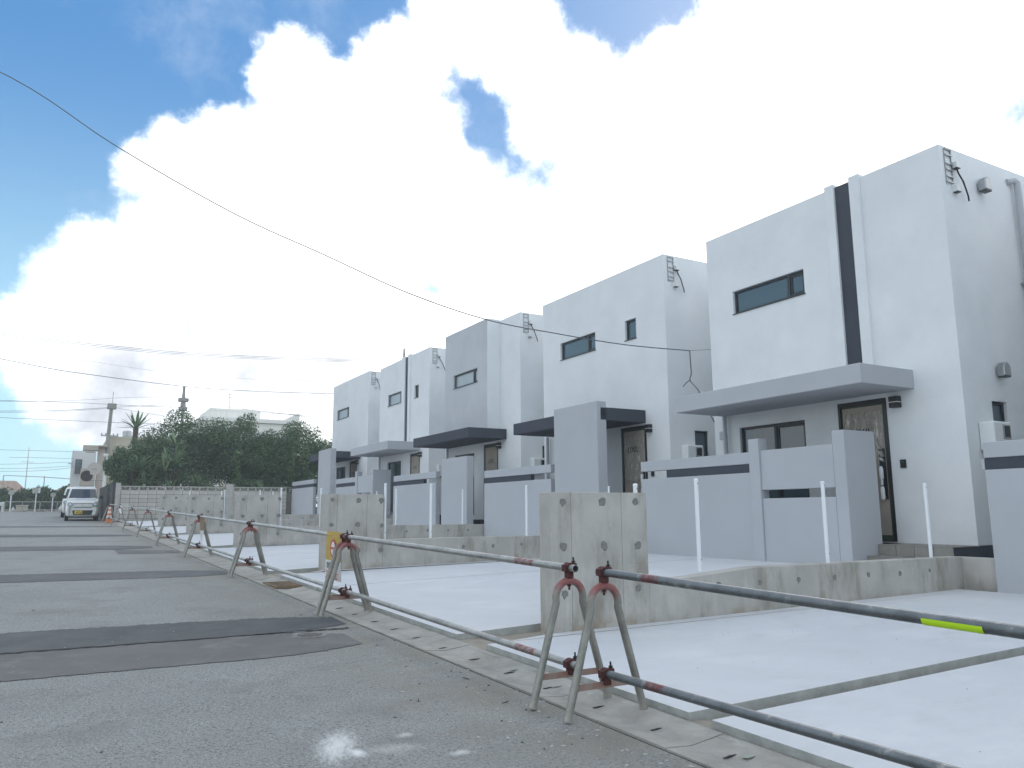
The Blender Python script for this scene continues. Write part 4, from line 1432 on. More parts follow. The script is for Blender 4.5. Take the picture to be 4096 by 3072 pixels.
def cloth(y0, y1, z0, z1, name, m, ny=10, nz=8):
    vs = []
    for side in (0.0, 0.003):
        for j in range(nz + 1):
            for i in range(ny + 1):
                yy = y0 + (y1 - y0) * i / ny
                zz = z0 + (z1 - z0) * j / nz
                sag = 0.010 * math.sin(3.0 * i / ny + 0.6) * (1 - (zz + 0.5) / 0.55 if zz < 0.05 else 0)
                vs.append((-0.03 + sag + side, yy, zz + 0.012 * (i / ny)))
    n = ny + 1
    k = n * (nz + 1)
    fs = []
    for j in range(nz):
        for i in range(ny):
            a = j * n + i
            fs.append((a, a + n, a + n + 1, a + 1))
            fs.append((k + a, k + a + 1, k + a + n + 1, k + a + n))
    return MB().add(vs, fs).build(name, m, bn)


cloth(-0.29, 0.29, -0.30, 0.035, 'yellow_field', yel)
cloth(-0.29, 0.29, -0.52, -0.301, 'white_field', whi)
MB().ring_tube((0.004, -0.285, -0.002 - 0.0064), (-0.004, 0.285, -0.002 + 0.0064), 0.030, 0.0255, 16).build('sleeve', yel, bn, smooth=True)
MB().ring_tube((-0.04, 0.0, -0.15), (-0.036, 0.0, -0.15), 0.105, 0.078, 28).box(-0.040, -0.036, -0.074, 0.074, -0.163, -0.137).build('no_entry_symbol', redp, bn)
MB().tube([(-0.0375, 0, -0.15), (-0.0350, 0, -0.15)], 0.0775, 24).build('symbol_field', whi, bn)
text_mesh('lettering', '関係者以外', 0.085, ink_m, bn, Matrix.Translation((-0.045, 0.0, -0.355)) @ FACE_STREET, 0.0006)
text_mesh('lettering', '立入禁止', 0.12, redp, bn, Matrix.Translation((-0.048, 0.0, -0.455)) @ FACE_STREET, 0.0006, bold=0.0015)
# narrow streamer
st = empty('hanging_streamer', (2.655, 18.05, gz(18.05) + 0.86))
tag(st, 'narrow brown and white streamer hanging edge-on from the far upper pipe', 'streamer')
MB().prism([(-0.05, 0.0), (0.06, 0.0), (0.05, -0.30), (-0.02, -0.30)], 'y', -0.04, -0.035).build('ribbon', mat('brown_vinyl', (0.30, 0.22, 0.15), 0.7), st)
MB().prism([(-0.02, -0.301), (0.05, -0.301), (0.02, -0.60), (0.0, -0.60)], 'y', -0.04, -0.035).build('tail', whi, st)
# white notice
wn = empty('white_notice', (2.33, 39.2, gz(39.2) + 0.80))
tag(wn, 'white sheet notice hanging between the last two barrier stands', 'notice')
MB().prism([(-0.10, 0.0), (0.06, 0.02), (0.12, -0.30), (0.0, -0.33)], 'y', -0.004, 0.004).build('sheet', white_pvc, wn)
MB().box(-0.09, 0.06, -0.012, 0.012, 0.0, 0.03).build('hanger', steel_m, wn)

# traffic cone with red and white bands
org = mat('orange_cone_plastic', (0.72, 0.25, 0.10), 0.55, var=0.08)
cw = mat('reflective_white_band', (0.80, 0.74, 0.70), 0.5)
cy = 41.6
cn = empty('traffic_cone', (2.03, cy, gz(cy) - 0.01))
tag(cn, 'orange and white banded traffic cone inside the last barrier stand', 'traffic cone')
MB().box(-0.20, 0.20, -0.20, 0.20, 0, 0.035).build('base', org, cn, bevel=0.01)
def cr(z): return 0.155 - (0.155 - 0.045) * z / 0.75
zs = [0.036, 0.22, 0.34, 0.44, 0.55, 0.64, 0.74]
for i in range(6):
    m = cw if i % 2 else org
    MB().lathe([(cr(zs[i]), zs[i]), (cr(zs[i + 1]), zs[i + 1] - 0.0005)], n=20).build('band' if i % 2 else 'body', m, cn, smooth=True)

# ------------------------------------------------------------------ old block wall at the end of the row
BW = 41.8
bw = empty('block_wall', (2.25, BW, gz(BW)))
tag(bw, 'old grey concrete block wall with pierced top course below the trees', 'block wall')
bz = gz(BW) - 0.02
n_rows = 8
bl_me = MB().box(0.010, 0.382, -0.010, 0.12, 0.010, 0.184).mesh('block', block_m)
z_top = 2.73
rel0 = bz - bw.location.z
rows_h = 0.19
length = 8.3
MB().box(0.02, length, 0.012, 0.13, rel0, rel0 + n_rows * rows_h).build('mortar_bed', mortar_m, bw)
pill_x = [0.0, 5.0, 8.0]
for r in range(n_rows):
    for c in range(21):
        x = 0.21 + c * 0.39
        if 4.72 < x < 5.0 or x > 8.0:
            continue
        o = inst('block', bl_me, bw, (x, random.uniform(-0.004, 0.004), rel0 + r * rows_h))
for px in (0.0, 5.0):
    MB().box(px - 0.02, px + 0.38 if px else px + 0.20, -0.03, 0.16, rel0, 2.74 - bw.location.z).build('pillar', conc, bw, bevel=0.01)
# pierced decorative blocks: frame with arched ribs
orn = MB()
Wd, Hh = 0.386, 0.186
orn.box(0, Wd, 0, 0.10, 0, 0.022).box(0, Wd, 0, 0.10, Hh - 0.022, Hh).box(0, 0.026, 0, 0.10, 0.022, Hh - 0.022).box(Wd - 0.026, Wd, 0, 0.10, 0.022, Hh - 0.022)
for rad in (0.155, 0.075):
    pts = [(Wd / 2 + rad * math.cos(math.pi * k / 8), 0.05, 0.024 + rad * 0.8 * math.sin(math.pi * k / 8)) for k in range(9)]
    orn.tube(pts, 0.014, 5)
orn.tube([(Wd / 2, 0.05, 0.08), (Wd / 2, 0.05, Hh - 0.02)], 0.013, 5)
orn_me = orn.mesh('pierced_block', block_m)
zrow = rel0 + n_rows * rows_h + 0.002
for c in range(21):
    x = 0.21 + c * 0.39
    if 4.72 < x < 5.0 or x > 8.0:
        continue
    inst('pierced_block', orn_me, bw, (x, 0.0, zrow))
MB().box(0.2, length, -0.01, 0.13, zrow + 0.188, zrow + 0.21).build('cap', block_m, bw)

dw = empty('road_wall', (2.12, 42.0, gz(42)))
tag(dw, 'dark mouldy block wall running along the road behind the white van', 'wall')
b = MB()
o = dw.location
b.prism([(0.0, -0.05), (15.0, 0.25), (15.0, 1.95), (0.0, 1.80)], 'x', 0.0, 0.16)
b.build('wall', dark_wall_m, dw)
cp = MB()
for k in range(38):
    cp.prism([(k * 0.395, 1.802 + k * 0.00395), (k * 0.395 + 0.385, 1.802 + k * 0.00395 + 0.0038), (k * 0.395 + 0.385, 1.86 + k * 0.00395), (k * 0.395, 1.856 + k * 0.00395)], 'x', -0.012, 0.172)
cp.build('coping', dark_wall_m, dw)['kind'] = 'stuff'
tag(MB().box(2.3, 26, 41.95, 60, 0.9, 1.6).build('garden_ground', ground_m), kind='structure')

# ------------------------------------------------------------------ vegetation


def leaf_cloud(blobs, n, size, rs, aspect=0.5):
    """Many small leaf quads spread through the shell of overlapping blobs. blobs: (x,y,z,rx,ry,rz)."""
    B = np.array(blobs, float)
    vol = B[:, 3] * B[:, 4] * B[:, 5]
    idx = rs.choice(len(B), n, p=vol / vol.sum())
    d = rs.normal(size=(n, 3)); d /= np.linalg.norm(d, axis=1)[:, None]
    rad = np.clip(rs.beta(5.0, 1.2, n), 0.25, 1.0) * (1 + 0.05 * rs.normal(size=n))
    c = B[idx, :3] + d * B[idx, 3:] * rad[:, None]
    # leaf orientation: mostly outward and drooping
    nrm = d + rs.normal(size=(n, 3)) * 0.8 + np.array([0, 0, 0.35]); nrm /= np.linalg.norm(nrm, axis=1)[:, None]
    a = np.cross(nrm, rs.normal(size=(n, 3))); a /= np.linalg.norm(a, axis=1)[:, None] + 1e-9
    b_ = np.cross(nrm, a)
    s = size * (0.6 + 0.8 * rs.random(n))[:, None]
    a = a * s * 0.5; b_ = b_ * s * 0.5 * aspect
    fold = nrm * s * 0.10
    V = np.empty((n, 4, 3))
    V[:, 0] = c - a; V[:, 1] = c + b_ + fold; V[:, 2] = c + a; V[:, 3] = c - b_ + fold
    return V.reshape(-1, 3)


def quads_object(name, V, m, parent):
    n = len(V) // 4
    me = bpy.data.meshes.new(name)
    me.vertices.add(len(V)); me.loops.add(4 * n); me.polygons.add(n)
    me.vertices.foreach_set('co', np.ascontiguousarray(V, dtype=np.float32).ravel())
    me.loops.foreach_set('vertex_index', np.arange(4 * n, dtype=np.int32))
    me.polygons.foreach_set('loop_start', np.arange(0, 4 * n, 4, dtype=np.int32))
    me.materials.append(m)
    me.update(calc_edges=True)
    me.validate()
    o = bpy.data.objects.new(name, me)
    COL.objects.link(o)
    o.parent = parent
    return o


def tree(loc, blobs, label, m=leaf_dark, n=9000, size=0.13, trunk_h=1.2, trunk_r=0.16, seed=1, name='broadleaf_tree', cat='tree', group='trees behind the block wall'):
    rs = np.random.default_rng(seed)
    t = empty(name, loc)
    tag(t, label, cat, group)
    # lumpy sub-blobs over each main blob
    sub = []
    for (x, y, z, a, b_, c) in blobs:
        sub.append((x, y, z, a * 0.86, b_ * 0.86, c * 0.86))
        for _ in range(16):
            d = rs.normal(size=3); d /= np.linalg.norm(d)
            if d[2] < -0.5:
                d[2] *= -0.5
            k = rs.uniform(0.18, 0.36)
            sub.append((x + d[0] * a * 0.84, y + d[1] * b_ * 0.84, z + d[2] * c * 0.84, a * k, b_ * k, c * k * 1.0))
    quads_object('crown', leaf_cloud(sub, n, size, rs), m, t)
    tr = MB()
    tr.tube([(0, 0, -0.2), (0.03, 0.02, trunk_h * 0.5), (0.0, 0.0, trunk_h)], [trunk_r, trunk_r * 0.8, trunk_r * 0.7], 9)
    for (x, y, z, a, b_, c) in blobs:
        tr.tube([(0, 0, trunk_h * 0.9), (x * 0.5, y * 0.5, (trunk_h + z) * 0.5), (x, y, z), (x + a * 0.4, y, z + c * 0.5)], [trunk_r * 0.6, trunk_r * 0.4, trunk_r * 0.25, trunk_r * 0.1], 7)
    tr.build('trunk', bark_m, t, smooth=True)
    return t


TZ = 1.6
tree((5.4, 47.5, TZ), [(0, 0, 3.1, 2.5, 1.8, 2.1), (1.3, 0.3, 2.6, 1.9, 1.6, 1.8), (-1.1, 0, 2.4, 1.5, 1.4, 1.6), (0, -0.5, 1.3, 2.6, 1.4, 1.3)], 'large dark round tree right of the palm, leaves down to the block wall', n=30000, seed=1)
tree((8.7, 47.5, TZ), [(0, 0, 3.0, 2.2, 1.7, 2.15), (0.45, 0, 4.75, 0.8, 0.75, 0.8), (-1.3, 0.2, 3.5, 1.5, 1.3, 1.45), (1.5, 0.1, 3.1, 1.5, 1.3, 1.5), (1.1, -0.2, 1.8, 1.7, 1.4, 1.5)], 'dark tree with a light tuft rising from its top', n=34000, seed=2)
tree((11.9, 46.6, TZ), [(0, 0, 3.15, 2.3, 1.8, 1.75), (-1.2, -0.2, 2.2, 1.6, 1.4, 1.5), (1.7, 0.2, 2.7, 1.7, 1.5, 1.5), (0.4, -0.5, 1.5, 2.4, 1.3, 1.0)], 'dark spreading tree against the wall of the farthest house', n=30000, seed=3)
tree((2.75, 45.5, TZ), [(0, 0, 2.1, 0.95, 0.9, 1.05), (0.8, 0.2, 2.5, 0.9, 0.8, 1.0), (0.3, -0.3, 1.1, 1.0, 0.8, 0.8)], 'smaller dark tree at the left corner of the block wall by the mirror pole', n=11000, seed=4, trunk_r=0.09)
tree((8.6, 44.3, TZ), [(0, 0, 0.75, 1.5, 0.6, 0.75), (1.8, 0.1, 0.65, 1.3, 0.6, 0.65), (-1.9, 0, 0.6, 1.2, 0.6, 0.6)], 'low dark undergrowth bush right behind the pierced top course', n=6000, seed=5, trunk_h=0.3, trunk_r=0.06, name='shrub', cat='shrub', group='shrubs behind the block wall')


tree((12.6, 43.9, TZ), [(0, 0, 0.9, 1.3, 0.6, 1.0), (1.2, 0.2, 1.0, 1.1, 0.6, 1.1)], 'dark shrub seen in the gap left of the farthest tall grey panel', n=5000, seed=6, trunk_h=0.3, trunk_r=0.06, name='shrub', cat='shrub', group='shrubs behind the block wall')


def blade(base, az, el, length, width, droop, rs):
    """One arching leaf blade as a strip of quads with a folded midrib."""
    out_v, out_f = [], []
    segs = 6
    p = Vector(base)
    d = Vector((math.cos(az) * math.cos(el), math.sin(az) * math.cos(el), math.sin(el)))
    side = Vector((-math.sin(az), math.cos(az), 0))
    for i in range(segs + 1):
        t = i / segs
        w = width * (0.25 + 0.75 * math.sin(math.pi * min(1, 0.12 + t * 0.88))) * (1 if i < segs else 0.08)
        up = side.cross(d).normalized()
        out_v += [p - side * w * 0.5 + up * w * 0.15, p, p + side * w * 0.5 + up * w * 0.15]
        p = p + d * (length / segs)
        d = (d + Vector((0, 0, -droop / segs))).normalized()
    for i in range(segs):
        k = i * 3
        out_f += [(k, k + 1, k + 4, k + 3), (k + 1, k + 2, k + 5, k + 4)]
    return out_v, out_f


def fan_plant(loc, h, n, length, width, label, m=leaf_blade, seed=1, stems=1, droop=0.9, name='broad_leaved_plant', spread=0.3):
    rs = random.Random(seed)
    t = empty(name, loc)
    tag(t, label, 'plant', 'broad leaved plants behind the block wall')
    st = MB()
    heads = []
    for s in range(stems):
        hx, hy, hz = rs.uniform(-spread, spread), rs.uniform(-spread * .6, spread * .6), h * rs.uniform(0.6, 1.0)
        st.tube([(hx * 0.3, hy * 0.3, -0.1), (hx * 0.7, hy * 0.7, hz * 0.6), (hx, hy, hz)], [0.045, 0.035, 0.028], 6)
        heads.append((hx, hy, hz))
    st.build('stem', bark_m, t)
    b = MB()
    for k in range(n):
        hx, hy, hz = heads[k % stems]
        v, f = blade((hx, hy, hz), rs.uniform(0, 6.28), rs.uniform(0.25, 1.35), length * rs.uniform(0.65, 1.1), width * rs.uniform(0.8, 1.2), droop * rs.uniform(0.6, 1.4), rs)
        b.add(v, f)
    b.build('leaves', m, t)
    return t


fan_plant((3.5, 44.0, TZ), 2.1, 60, 0.95, 0.13, 'clump of pale banana-like blades in front of the left tree', seed=11, stems=4, spread=0.8)
fan_plant((5.0, 43.9, TZ), 2.4, 60, 0.95, 0.13, 'tall clump of banana-like blades left of the dark hollow', seed=12, stems=4, spread=0.7)
fan_plant((4.2, 43.6, TZ), 1.2, 60, 0.85, 0.14, 'low clump of hanging blades above the left of the pierced blocks', seed=13, stems=5, spread=0.9)
fan_plant((5.75, 43.7, TZ), 1.5, 46, 0.9, 0.13, 'clump of leaning blades at the edge of the dark hollow', seed=14, stems=3, spread=0.5)
fan_plant((7.35, 43.3, TZ), 0.35, 40, 1.15, 0.15, 'yellowing drooping clump over the pierced blocks left of the pillar', m=leaf_dry, seed=15, stems=3, spread=0.4, droop=1.3)
fan_plant((8.55, 43.3, TZ), 0.6, 34, 0.8, 0.16, 'bright green leafy clump above the block wall pillar', m=leaf_mid, seed=16, stems=3, spread=0.35)
fan_plant((9.35, 43.5, TZ), 0.7, 30, 0.95, 0.13, 'spiky upright blades right of the block wall pillar', seed=17, stems=2, spread=0.3, droop=0.6)
fan_plant((10.4, 43.6, TZ), 0.3, 24, 0.9, 0.12, 'short spiky blades near the farthest garden wall', seed=18, stems=2, spread=0.4, droop=0.7)
fan_plant((5.0, 44.6, TZ), 3.2, 36, 1.0, 0.13, 'tall slender blades poking from the left shoulder of the large tree', seed=19, stems=3, spread=0.6, droop=0.6)
# creeper strings hanging on the dark trees
for i, (x, y, z0, z1) in enumerate(((8.35, 45.2, 4.6, 2.4), (11.15, 44.4, 4.7, 2.9), (11.9, 44.5, 4.9, 3.6))):
    v = empty('creeper', (x, y, z1))
    tag(v, ['pale creeper hanging down the middle tree', 'long pale creeper on the left of the spreading tree', 'short pale creeper beside the farthest house canopy'][i], 'creeper', 'creepers on the trees')
    rs = np.random.default_rng(40 + i)
    quads_object('leaves', leaf_cloud([(rs.uniform(-.12, .12), 0, k * (z0 - z1) / 12, 0.14, 0.1, 0.14) for k in range(13)], 170, 0.15, rs, 0.8), leaf_mid, v)
    MB().tube([(0, 0.05, 0), (0.05, 0.05, (z0 - z1) / 2), (0, 0.05, z0 - z1)], 0.012, 5).build('vine', bark_m, v)

# palm
pl = empty('palm_tree', (3.5, 51.0, TZ))
tag(pl, 'single palm rising above the cream building beside the power pole', 'palm tree')
MB().tube([(0, 0, 0), (0.02, 0, 2.4), (0.05, 0, 4.68)], [0.16, 0.13, 0.15], 9).build('trunk', bark_m, pl, smooth=True)
rs = random.Random(5)
for k in range(18):
    v, f = blade((0.05, 0, 4.36), k * 2.399, 1.35 - 1.2 * k / 18, rs.uniform(1.0, 1.25), 0.17, 0.5, rs)
    MB().add([(p[0], p[1], p[2] + 0.3) for p in v], f).build('frond', leaf_blade, pl)

# dark bushes beyond the side road
for i, (x, y, w, h, lab) in enumerate(((-4.6, 72, 1.7, 2.0, 'dark bush at the left edge behind the round sign'), (-2.0, 72.5, 1.7, 2.2, 'tall dark bush behind the square sign'), (0.0, 73, 1.5, 2.2, 'dark bush beyond the rail left of the van'),
                                       (1.5, 74, 1.3, 1.9, 'dark green bush behind the white van roof'), (-3.3, 73, 1.5, 1.7, 'low dark bush between the two round signs'))):
    tree((x, y, 1.2), [(0, 0, h * 0.5, w, 0.9, h * 0.5), (w * 0.4, 0, h * 0.65, w * 0.5, 0.7, h * 0.45)], lab, n=3200, size=0.26, seed=60 + i, trunk_h=0.5, trunk_r=0.08, name='bush', cat='bush', group='bushes beyond the side road')

# ------------------------------------------------------------------ van


def van(loc, label):
    t = empty('white_van', loc)
    tag(t, label, 'van', 'parked white vans')
    pw = mat('pearl_white_paint', (0.70, 0.715, 0.69), 0.30, spec=0.6) if 'pearl_white_paint' not in MATS else MATS['pearl_white_paint']
    pw.node_tree.nodes['Principled BSDF'].inputs['Coat Weight'].default_value = 0.5
    # silhouette (y from nose backwards, z) and half widths
    sec = [  # y, z_low, z_high, half_low, half_high
        (0.00, 0.30, 0.86, 0.60, 0.58), (0.05, 0.22, 0.93, 0.68, 0.63), (0.16, 0.20, 0.99, 0.725, 0.66), (0.45, 0.20, 1.06, 0.738, 0.67),
        (0.62, 0.20, 1.10, 0.738, 0.68), (1.02, 0.20, 1.63, 0.738, 0.565), (1.25, 0.20, 1.69, 0.738, 0.56), (2.2, 0.20, 1.72, 0.738, 0.56), (3.1, 0.22, 1.69, 0.735, 0.56), (3.33, 0.28, 1.60, 0.72, 0.56), (3.38, 0.4, 1.2, 0.70, 0.6)]
    b = MB()
    rings = []
    for y, zl, zh, hl_, hh in sec:
        belt = min(1.02, zl + (zh - zl) * 0.75)
        prof = [(hl_ * 0.86, zl), (hl_ * 0.97, zl + 0.07), (hl_, zl + 0.25), (hl_, (zl + belt) / 2 + 0.1), (hl_ * 0.975, belt), (hh + (hl_ * 0.975 - hh) * 0.35, belt + (zh - belt) * 0.72), (hh + 0.01, zh - 0.045), (hh - 0.06, zh), (hh * 0.45, zh + 0.012)]
        full = prof + [(-x, z) for x, z in prof[::-1]]
        rings.append([(x, y, z) for x, z in full])
    n = len(rings[0])
    vs = [p for r in rings for p in r]
    fs = []
    for i in range(len(rings) - 1):
        for k in range(n):
            fs.append((i * n + k, i * n + (k + 1) % n, (i + 1) * n + (k + 1) % n, (i + 1) * n + k))
    fs.append(tuple(range(n))); fs.append(tuple((len(rings) - 1) * n + k for k in range(n - 1, -1, -1)))
    body = b.add(vs, fs).build('body', pw, t)
    body.data.polygons.foreach_set('use_smooth', [True] * len(body.data.polygons))
    sb = body.modifiers.new('sub', 'SUBSURF'); sb.levels = 1; sb.render_levels = 2
    # windscreen
    g = MB()
    pts = []
    for (hw_, y, z) in ((0.635, 0.605, 1.085), (0.52, 0.965, 1.575)):
        pts.append([(x * hw_, y - 0.02 - 0.035 * (1 - x * x), z) for x in (-1, -0.94, -0.5, 0, 0.5, 0.94, 1)])
    mid = [[(a[0] * (1 - q) + c[0] * q, (a[1] * (1 - q) + c[1] * q) - 0.012, a[2] * (1 - q) + c[2] * q) for a, c in zip(pts[0], pts[1])] for q in (0, 0.08, 0.5, 0.92, 1)]
    gv = [p for r in mid for p in r]
    gf = [(i * 7 + k, i * 7 + k + 1, (i + 1) * 7 + k + 1, (i + 1) * 7 + k) for i in range(4) for k in range(6)]
    windscreen_m = MATS.get('tinted_windscreen') or mat('tinted_windscreen', (0.022, 0.038, 0.062), 0.06, spec=0.8)
    g.add(gv, gf).build('windscreen', windscreen_m, t)
    lens = MATS.get('headlight_lens') or mat('headlight_lens', (0.33, 0.36, 0.38), 0.08, spec=1.0)
    for sgn in (-1, 1):
        h = MB()
        poly = [(0.38, 0.80), (0.42, 0.70), (0.62, 0.69), (0.675, 0.78), (0.665, 0.89), (0.54, 0.92)]
        pl_ = [(sgn * x, z) for x, z in poly]
        h.add([(x, 0.20 * max(0, abs(x) - 0.42) - 0.03, z) for x, z in pl_] + [(x, 0.16 + 0.2 * max(0, abs(x) - 0.42), z) for x, z in pl_],
              [tuple(range(6)) if sgn > 0 else tuple(range(5, -1, -1))] + [(k, (k + 1) % 6, 6 + (k + 1) % 6, 6 + k) for k in range(6)])
        ho = h.build('headlight', lens, t, bevel=0.01)
        MB().lathe([(0.055, 0), (0.02, 0.03)], n=14).build('reflector', heater_m, ho, loc=(sgn * 0.545, -0.018, 0.80)).rotation_euler = (math.radians(90), 0, 0)
        # mirrors
        mm = MB()
        mm.box(sgn * 0.72 if sgn > 0 else -0.88, 0.88 if sgn > 0 else -0.72, 0.66, 0.75, 1.10, 1.27)
        mm.build('side_mirror', black_metal, t, bevel=0.03, seg=3)
        # front wheels
        for wy in (0.62, 2.78):
            w_ = MB()
            pr = [(0.20, -0.08), (0.26, -0.075), (0.27, -0.05), (0.27, 0.05), (0.26, 0.075), (0.20, 0.08)]
            w_.lathe(pr, n=24)
            wo = w_.build('wheel', rubber_m, t, smooth=True, loc=(sgn * 0.655, wy, 0.265))
            wo.rotation_euler = (0, math.radians(90), 0)
            MB().lathe([(0.19, -0.085), (0.15, -0.06), (0.04, -0.05)] if sgn < 0 else [(0.04, 0.05), (0.15, 0.06), (0.19, 0.085)], n=20).build('rim', steel_m, wo)
        for ya, yb in ((1.25, 1.95), (2.02, 2.75)):
            MB().add([(sgn * 0.715, ya, 1.10), (sgn * 0.715, yb, 1.10), (sgn * 0.615, yb, 1.56), (sgn * 0.615, ya + 0.08, 1.56)], [(0, 1, 2, 3)]).build('side_window', windscreen_m, t)
    # grille and lower intake
    MB().prism([(-0.40, 0.67), (-0.36, 0.655), (0.36, 0.655), (0.40, 0.67), (0.36, 0.685), (-0.36, 0.685)], 'y', -0.022, 0.03).build('grille_slit', black_metal, t)
    gi = MB().prism([(-0.44, 0.52), (0.44, 0.52), (0.40, 0.325), (0.36, 0.30), (-0.36, 0.30), (-0.40, 0.325)], 'y', -0.020, 0.04).build('lower_intake', black_metal, t, bevel=0.012)
    for zz in (0.35, 0.41, 0.47):
        MB().box(-0.37, 0.37, -0.028, -0.018, zz - 0.006, zz + 0.006).build('slat', frame_m, gi)
    py = mat('yellow_plate', (0.75, 0.52, 0.06), 0.5) if 'yellow_plate' not in MATS else MATS['yellow_plate']
    p = MB().box(-0.335, -0.005, -0.045, -0.034, 0.335, 0.50).build('licence_plate', py, t, bevel=0.006)
    Fm = Matrix(((1, 0, 0, 0), (0, 0, -1, 0), (0, 1, 0, 0), (0, 0, 0, 1)))
    text_mesh('lettering', '49-28', 0.105, ink_m, p, Matrix.Translation((-0.155, -0.047, 0.395)) @ Fm, 0.0006, bold=0.002)
    text_mesh('lettering', '沖縄 580', 0.042, ink_m, p, Matrix.Translation((-0.17, -0.047, 0.468)) @ Fm, 0.0006)
    MB().prism([(-0.045, 0.755), (0.0, 0.775), (0.045, 0.755), (0.0, 0.735)], 'y', -0.012, 0.03).build('bonnet_badge', steel_m, t)
    wp = MB()
    wp.tube([(-0.50, 0.55, 1.085), (0.05, 0.54, 1.095)], 0.008, 5).tube([(-0.02, 0.55, 1.08), (0.5, 0.56, 1.09)], 0.008, 5)
    wp.build('wiper', black_metal, t)
    MB().box(-0.60, 0.60, 0.25, 3.0, 0.16, 0.24).build('underside', black_metal, t)
    return t


v1 = van((0.965, 44.0, gz(44) + 0.005), 'white van with yellow number plate parked facing the camera')
v2 = copy_tree(v1)
v2.location = (0.80, 50.0, gz(51) + 0.005)
tag(v2, 'second white van mostly hidden behind the one with the yellow plate', 'van', 'parked white vans')

# ------------------------------------------------------------------ far left: signs, rail, fence, buildings


def sign(x, y, h, kind, label, z0=None, r=0.17):
    t = empty('road_sign', (x, y, z0 if z0 is not None else gz(y)))
    tag(t, label, 'road sign', 'road signs at the junction')
    MB().tube([(0, 0, -0.05), (0, 0, h)], 0.038, 10).build('post', white_pvc, t, smooth=True)
    if kind == 'round':
        MB().tube([(0, -0.05, h + 0.0), (0, -0.07, h + 0.0)], r, 24).build('disc', sign_back, t)
    else:
        MB().box(-0.26, 0.10, -0.07, -0.045, h - 0.05, h + 0.36).build('panel', sign_back, t)
        MB().box(0.105, 0.24, -0.07, -0.045, h - 0.03, h + 0.36).build('side_panel', offwhite_m, t)
    MB().box(-0.05, 0.05, -0.046, 0.05, h - 0.12, h - 0.06).build('clamp', steel_m, t)
    return t


sign(-1.55, 66, 1.35, 'square', 'square grey sign board seen from behind on a white post')
sign(-0.50, 66, 1.20, 'round', 'round grey sign seen from behind nearest the van')
sign(-3.06, 66, 1.35, 'round', 'round brown sign at the far left before the bushes', r=0.19)

gl = empty('guard_rail', (-3.6, 66.0, gz(66)))
tag(gl, 'white guard rail end at the left edge of the road', 'guard rail')
MB().box(-1.4, 0.16, -0.05, 0.05, 0.42, 0.66).build('beam', offwhite_m, gl, bevel=0.02)
MB().box(0.0, 0.16, 0.06, 0.20, -0.1, 0.70).build('post', offwhite_m, gl)

rl = empty('mesh_fence', (-1.5, 68.2, gz(66) - 0.05))
tag(rl, 'low wire mesh fence with thin top rail along the junction', 'fence')
MB().tube([(-2.0, 0, 0.78), (3.5, 0, 0.78)], 0.025, 6).tube([(-2.0, 0, 0.22), (3.5, 0, 0.22)], 0.02, 6).build('rail', steel_m, rl)
pm = MB().tube([(0, 0, -0.1), (0, 0, 0.80)], 0.03, 6).mesh('post', steel_m)
for k in range(6):
    inst('post', pm, rl, (-2.0 + k * 1.1, 0, 0))
mw = MB()
for k in range(70):
    x = -2.0 + k * 0.08
    mw.tube([(x, 0.01, 0.22), (x, 0.01, 0.78)], 0.0035, 3, caps=False)
mo = mw.build('wire_mesh', steel_m, rl); mo['kind'] = 'stuff'
MB().box(-2.1, 3.6, -0.08, 0.10, -0.2, 0.16).build('kerb_wall', conc, rl)

for i, (x, z, w, h, lab) in enumerate(((-2.45, 0.22, 0.75, 0.5, 'cream box-shaped bin behind the low mesh fence'), (-3.0, 0.4, 0.3, 0.3, 'small white bundle behind the mesh fence'), (0.05, 0.12, 0.35, 0.42, 'white sack against the fence beside the van'))):
    bb = empty('storage_box' if i == 0 else 'white_bundle', (x, 69.0, gz(66)))
    tag(bb, lab, 'bin' if i == 0 else 'bundle')
    if i == 0:
        MB().box(-w / 2, w / 2, -0.2, 0.2, 0.05, 0.4).build('body', cream_m, bb, bevel=0.03)
        MB().box(-w / 2 - .03, w / 2 + .03, -0.24, 0.24, 0.401, 0.5).build('lid', cream_m, bb, bevel=0.03)
    else:
        MB().lathe([(w * 0.35, 0), (w * 0.5, h * 0.3), (w * 0.42, h * 0.7), (w * 0.15, h)], n=10).build('sack', offwhite_m, bb, smooth=True)
        MB().lathe([(w * 0.16, h - 0.01), (w * 0.08, h + 0.04), (w * 0.2, h + 0.1)], n=8).build('tied_neck', offwhite_m, bb)

# traffic mirror pole
tm = empty('traffic_mirror', (2.375, 58.8, 1.06))
tag(tm, 'pair of round traffic mirrors on a white pole behind the van', 'traffic mirror')
MB().tube([(0, 0, 0), (0, 0, 3.63)], 0.06, 10).build('pole', white_pvc, tm, smooth=True)
MB().tube([(0, 0, 3.20), (-0.55, -0.02, 3.18)], 0.035, 8).build('arm', steel_m, tm)
MB().tube([(0, 0, 2.45), (-0.95, -0.02, 2.40)], 0.035, 8).build('arm', steel_m, tm)
m1 = MB().tube([(0, 0.0, 0), (0.0, -0.06, 0)], 0.36, 24)
o = m1.build('mirror', black_metal, tm, loc=(-1.02, -0.1, 2.70)); o.rotation_euler = (0, 0, 0.15)
MB().tube([(0, -0.062, 0), (0, -0.07, 0)], 0.32, 24).build('mirror_glass', mat('convex_mirror', (0.10, 0.10, 0.10), 0.08, metal=0.4), o)
m2 = MB().tube([(0, 0.0, 0), (0.0, -0.08, 0)], [0.38, 0.42], 24)
o = m2.build('mirror', mat('pale_mirror_back', (0.56, 0.51, 0.47), 0.7), tm, loc=(-0.58, -0.14, 3.18)); o.rotation_euler = (0, 0, -0.3)
MB().box(-0.12, 0.12, -0.12, -0.079, -0.03, 0.03).build('bracket', steel_m, o)
lm = empty('street_lamp', (2.50, 59.3, 1.06))
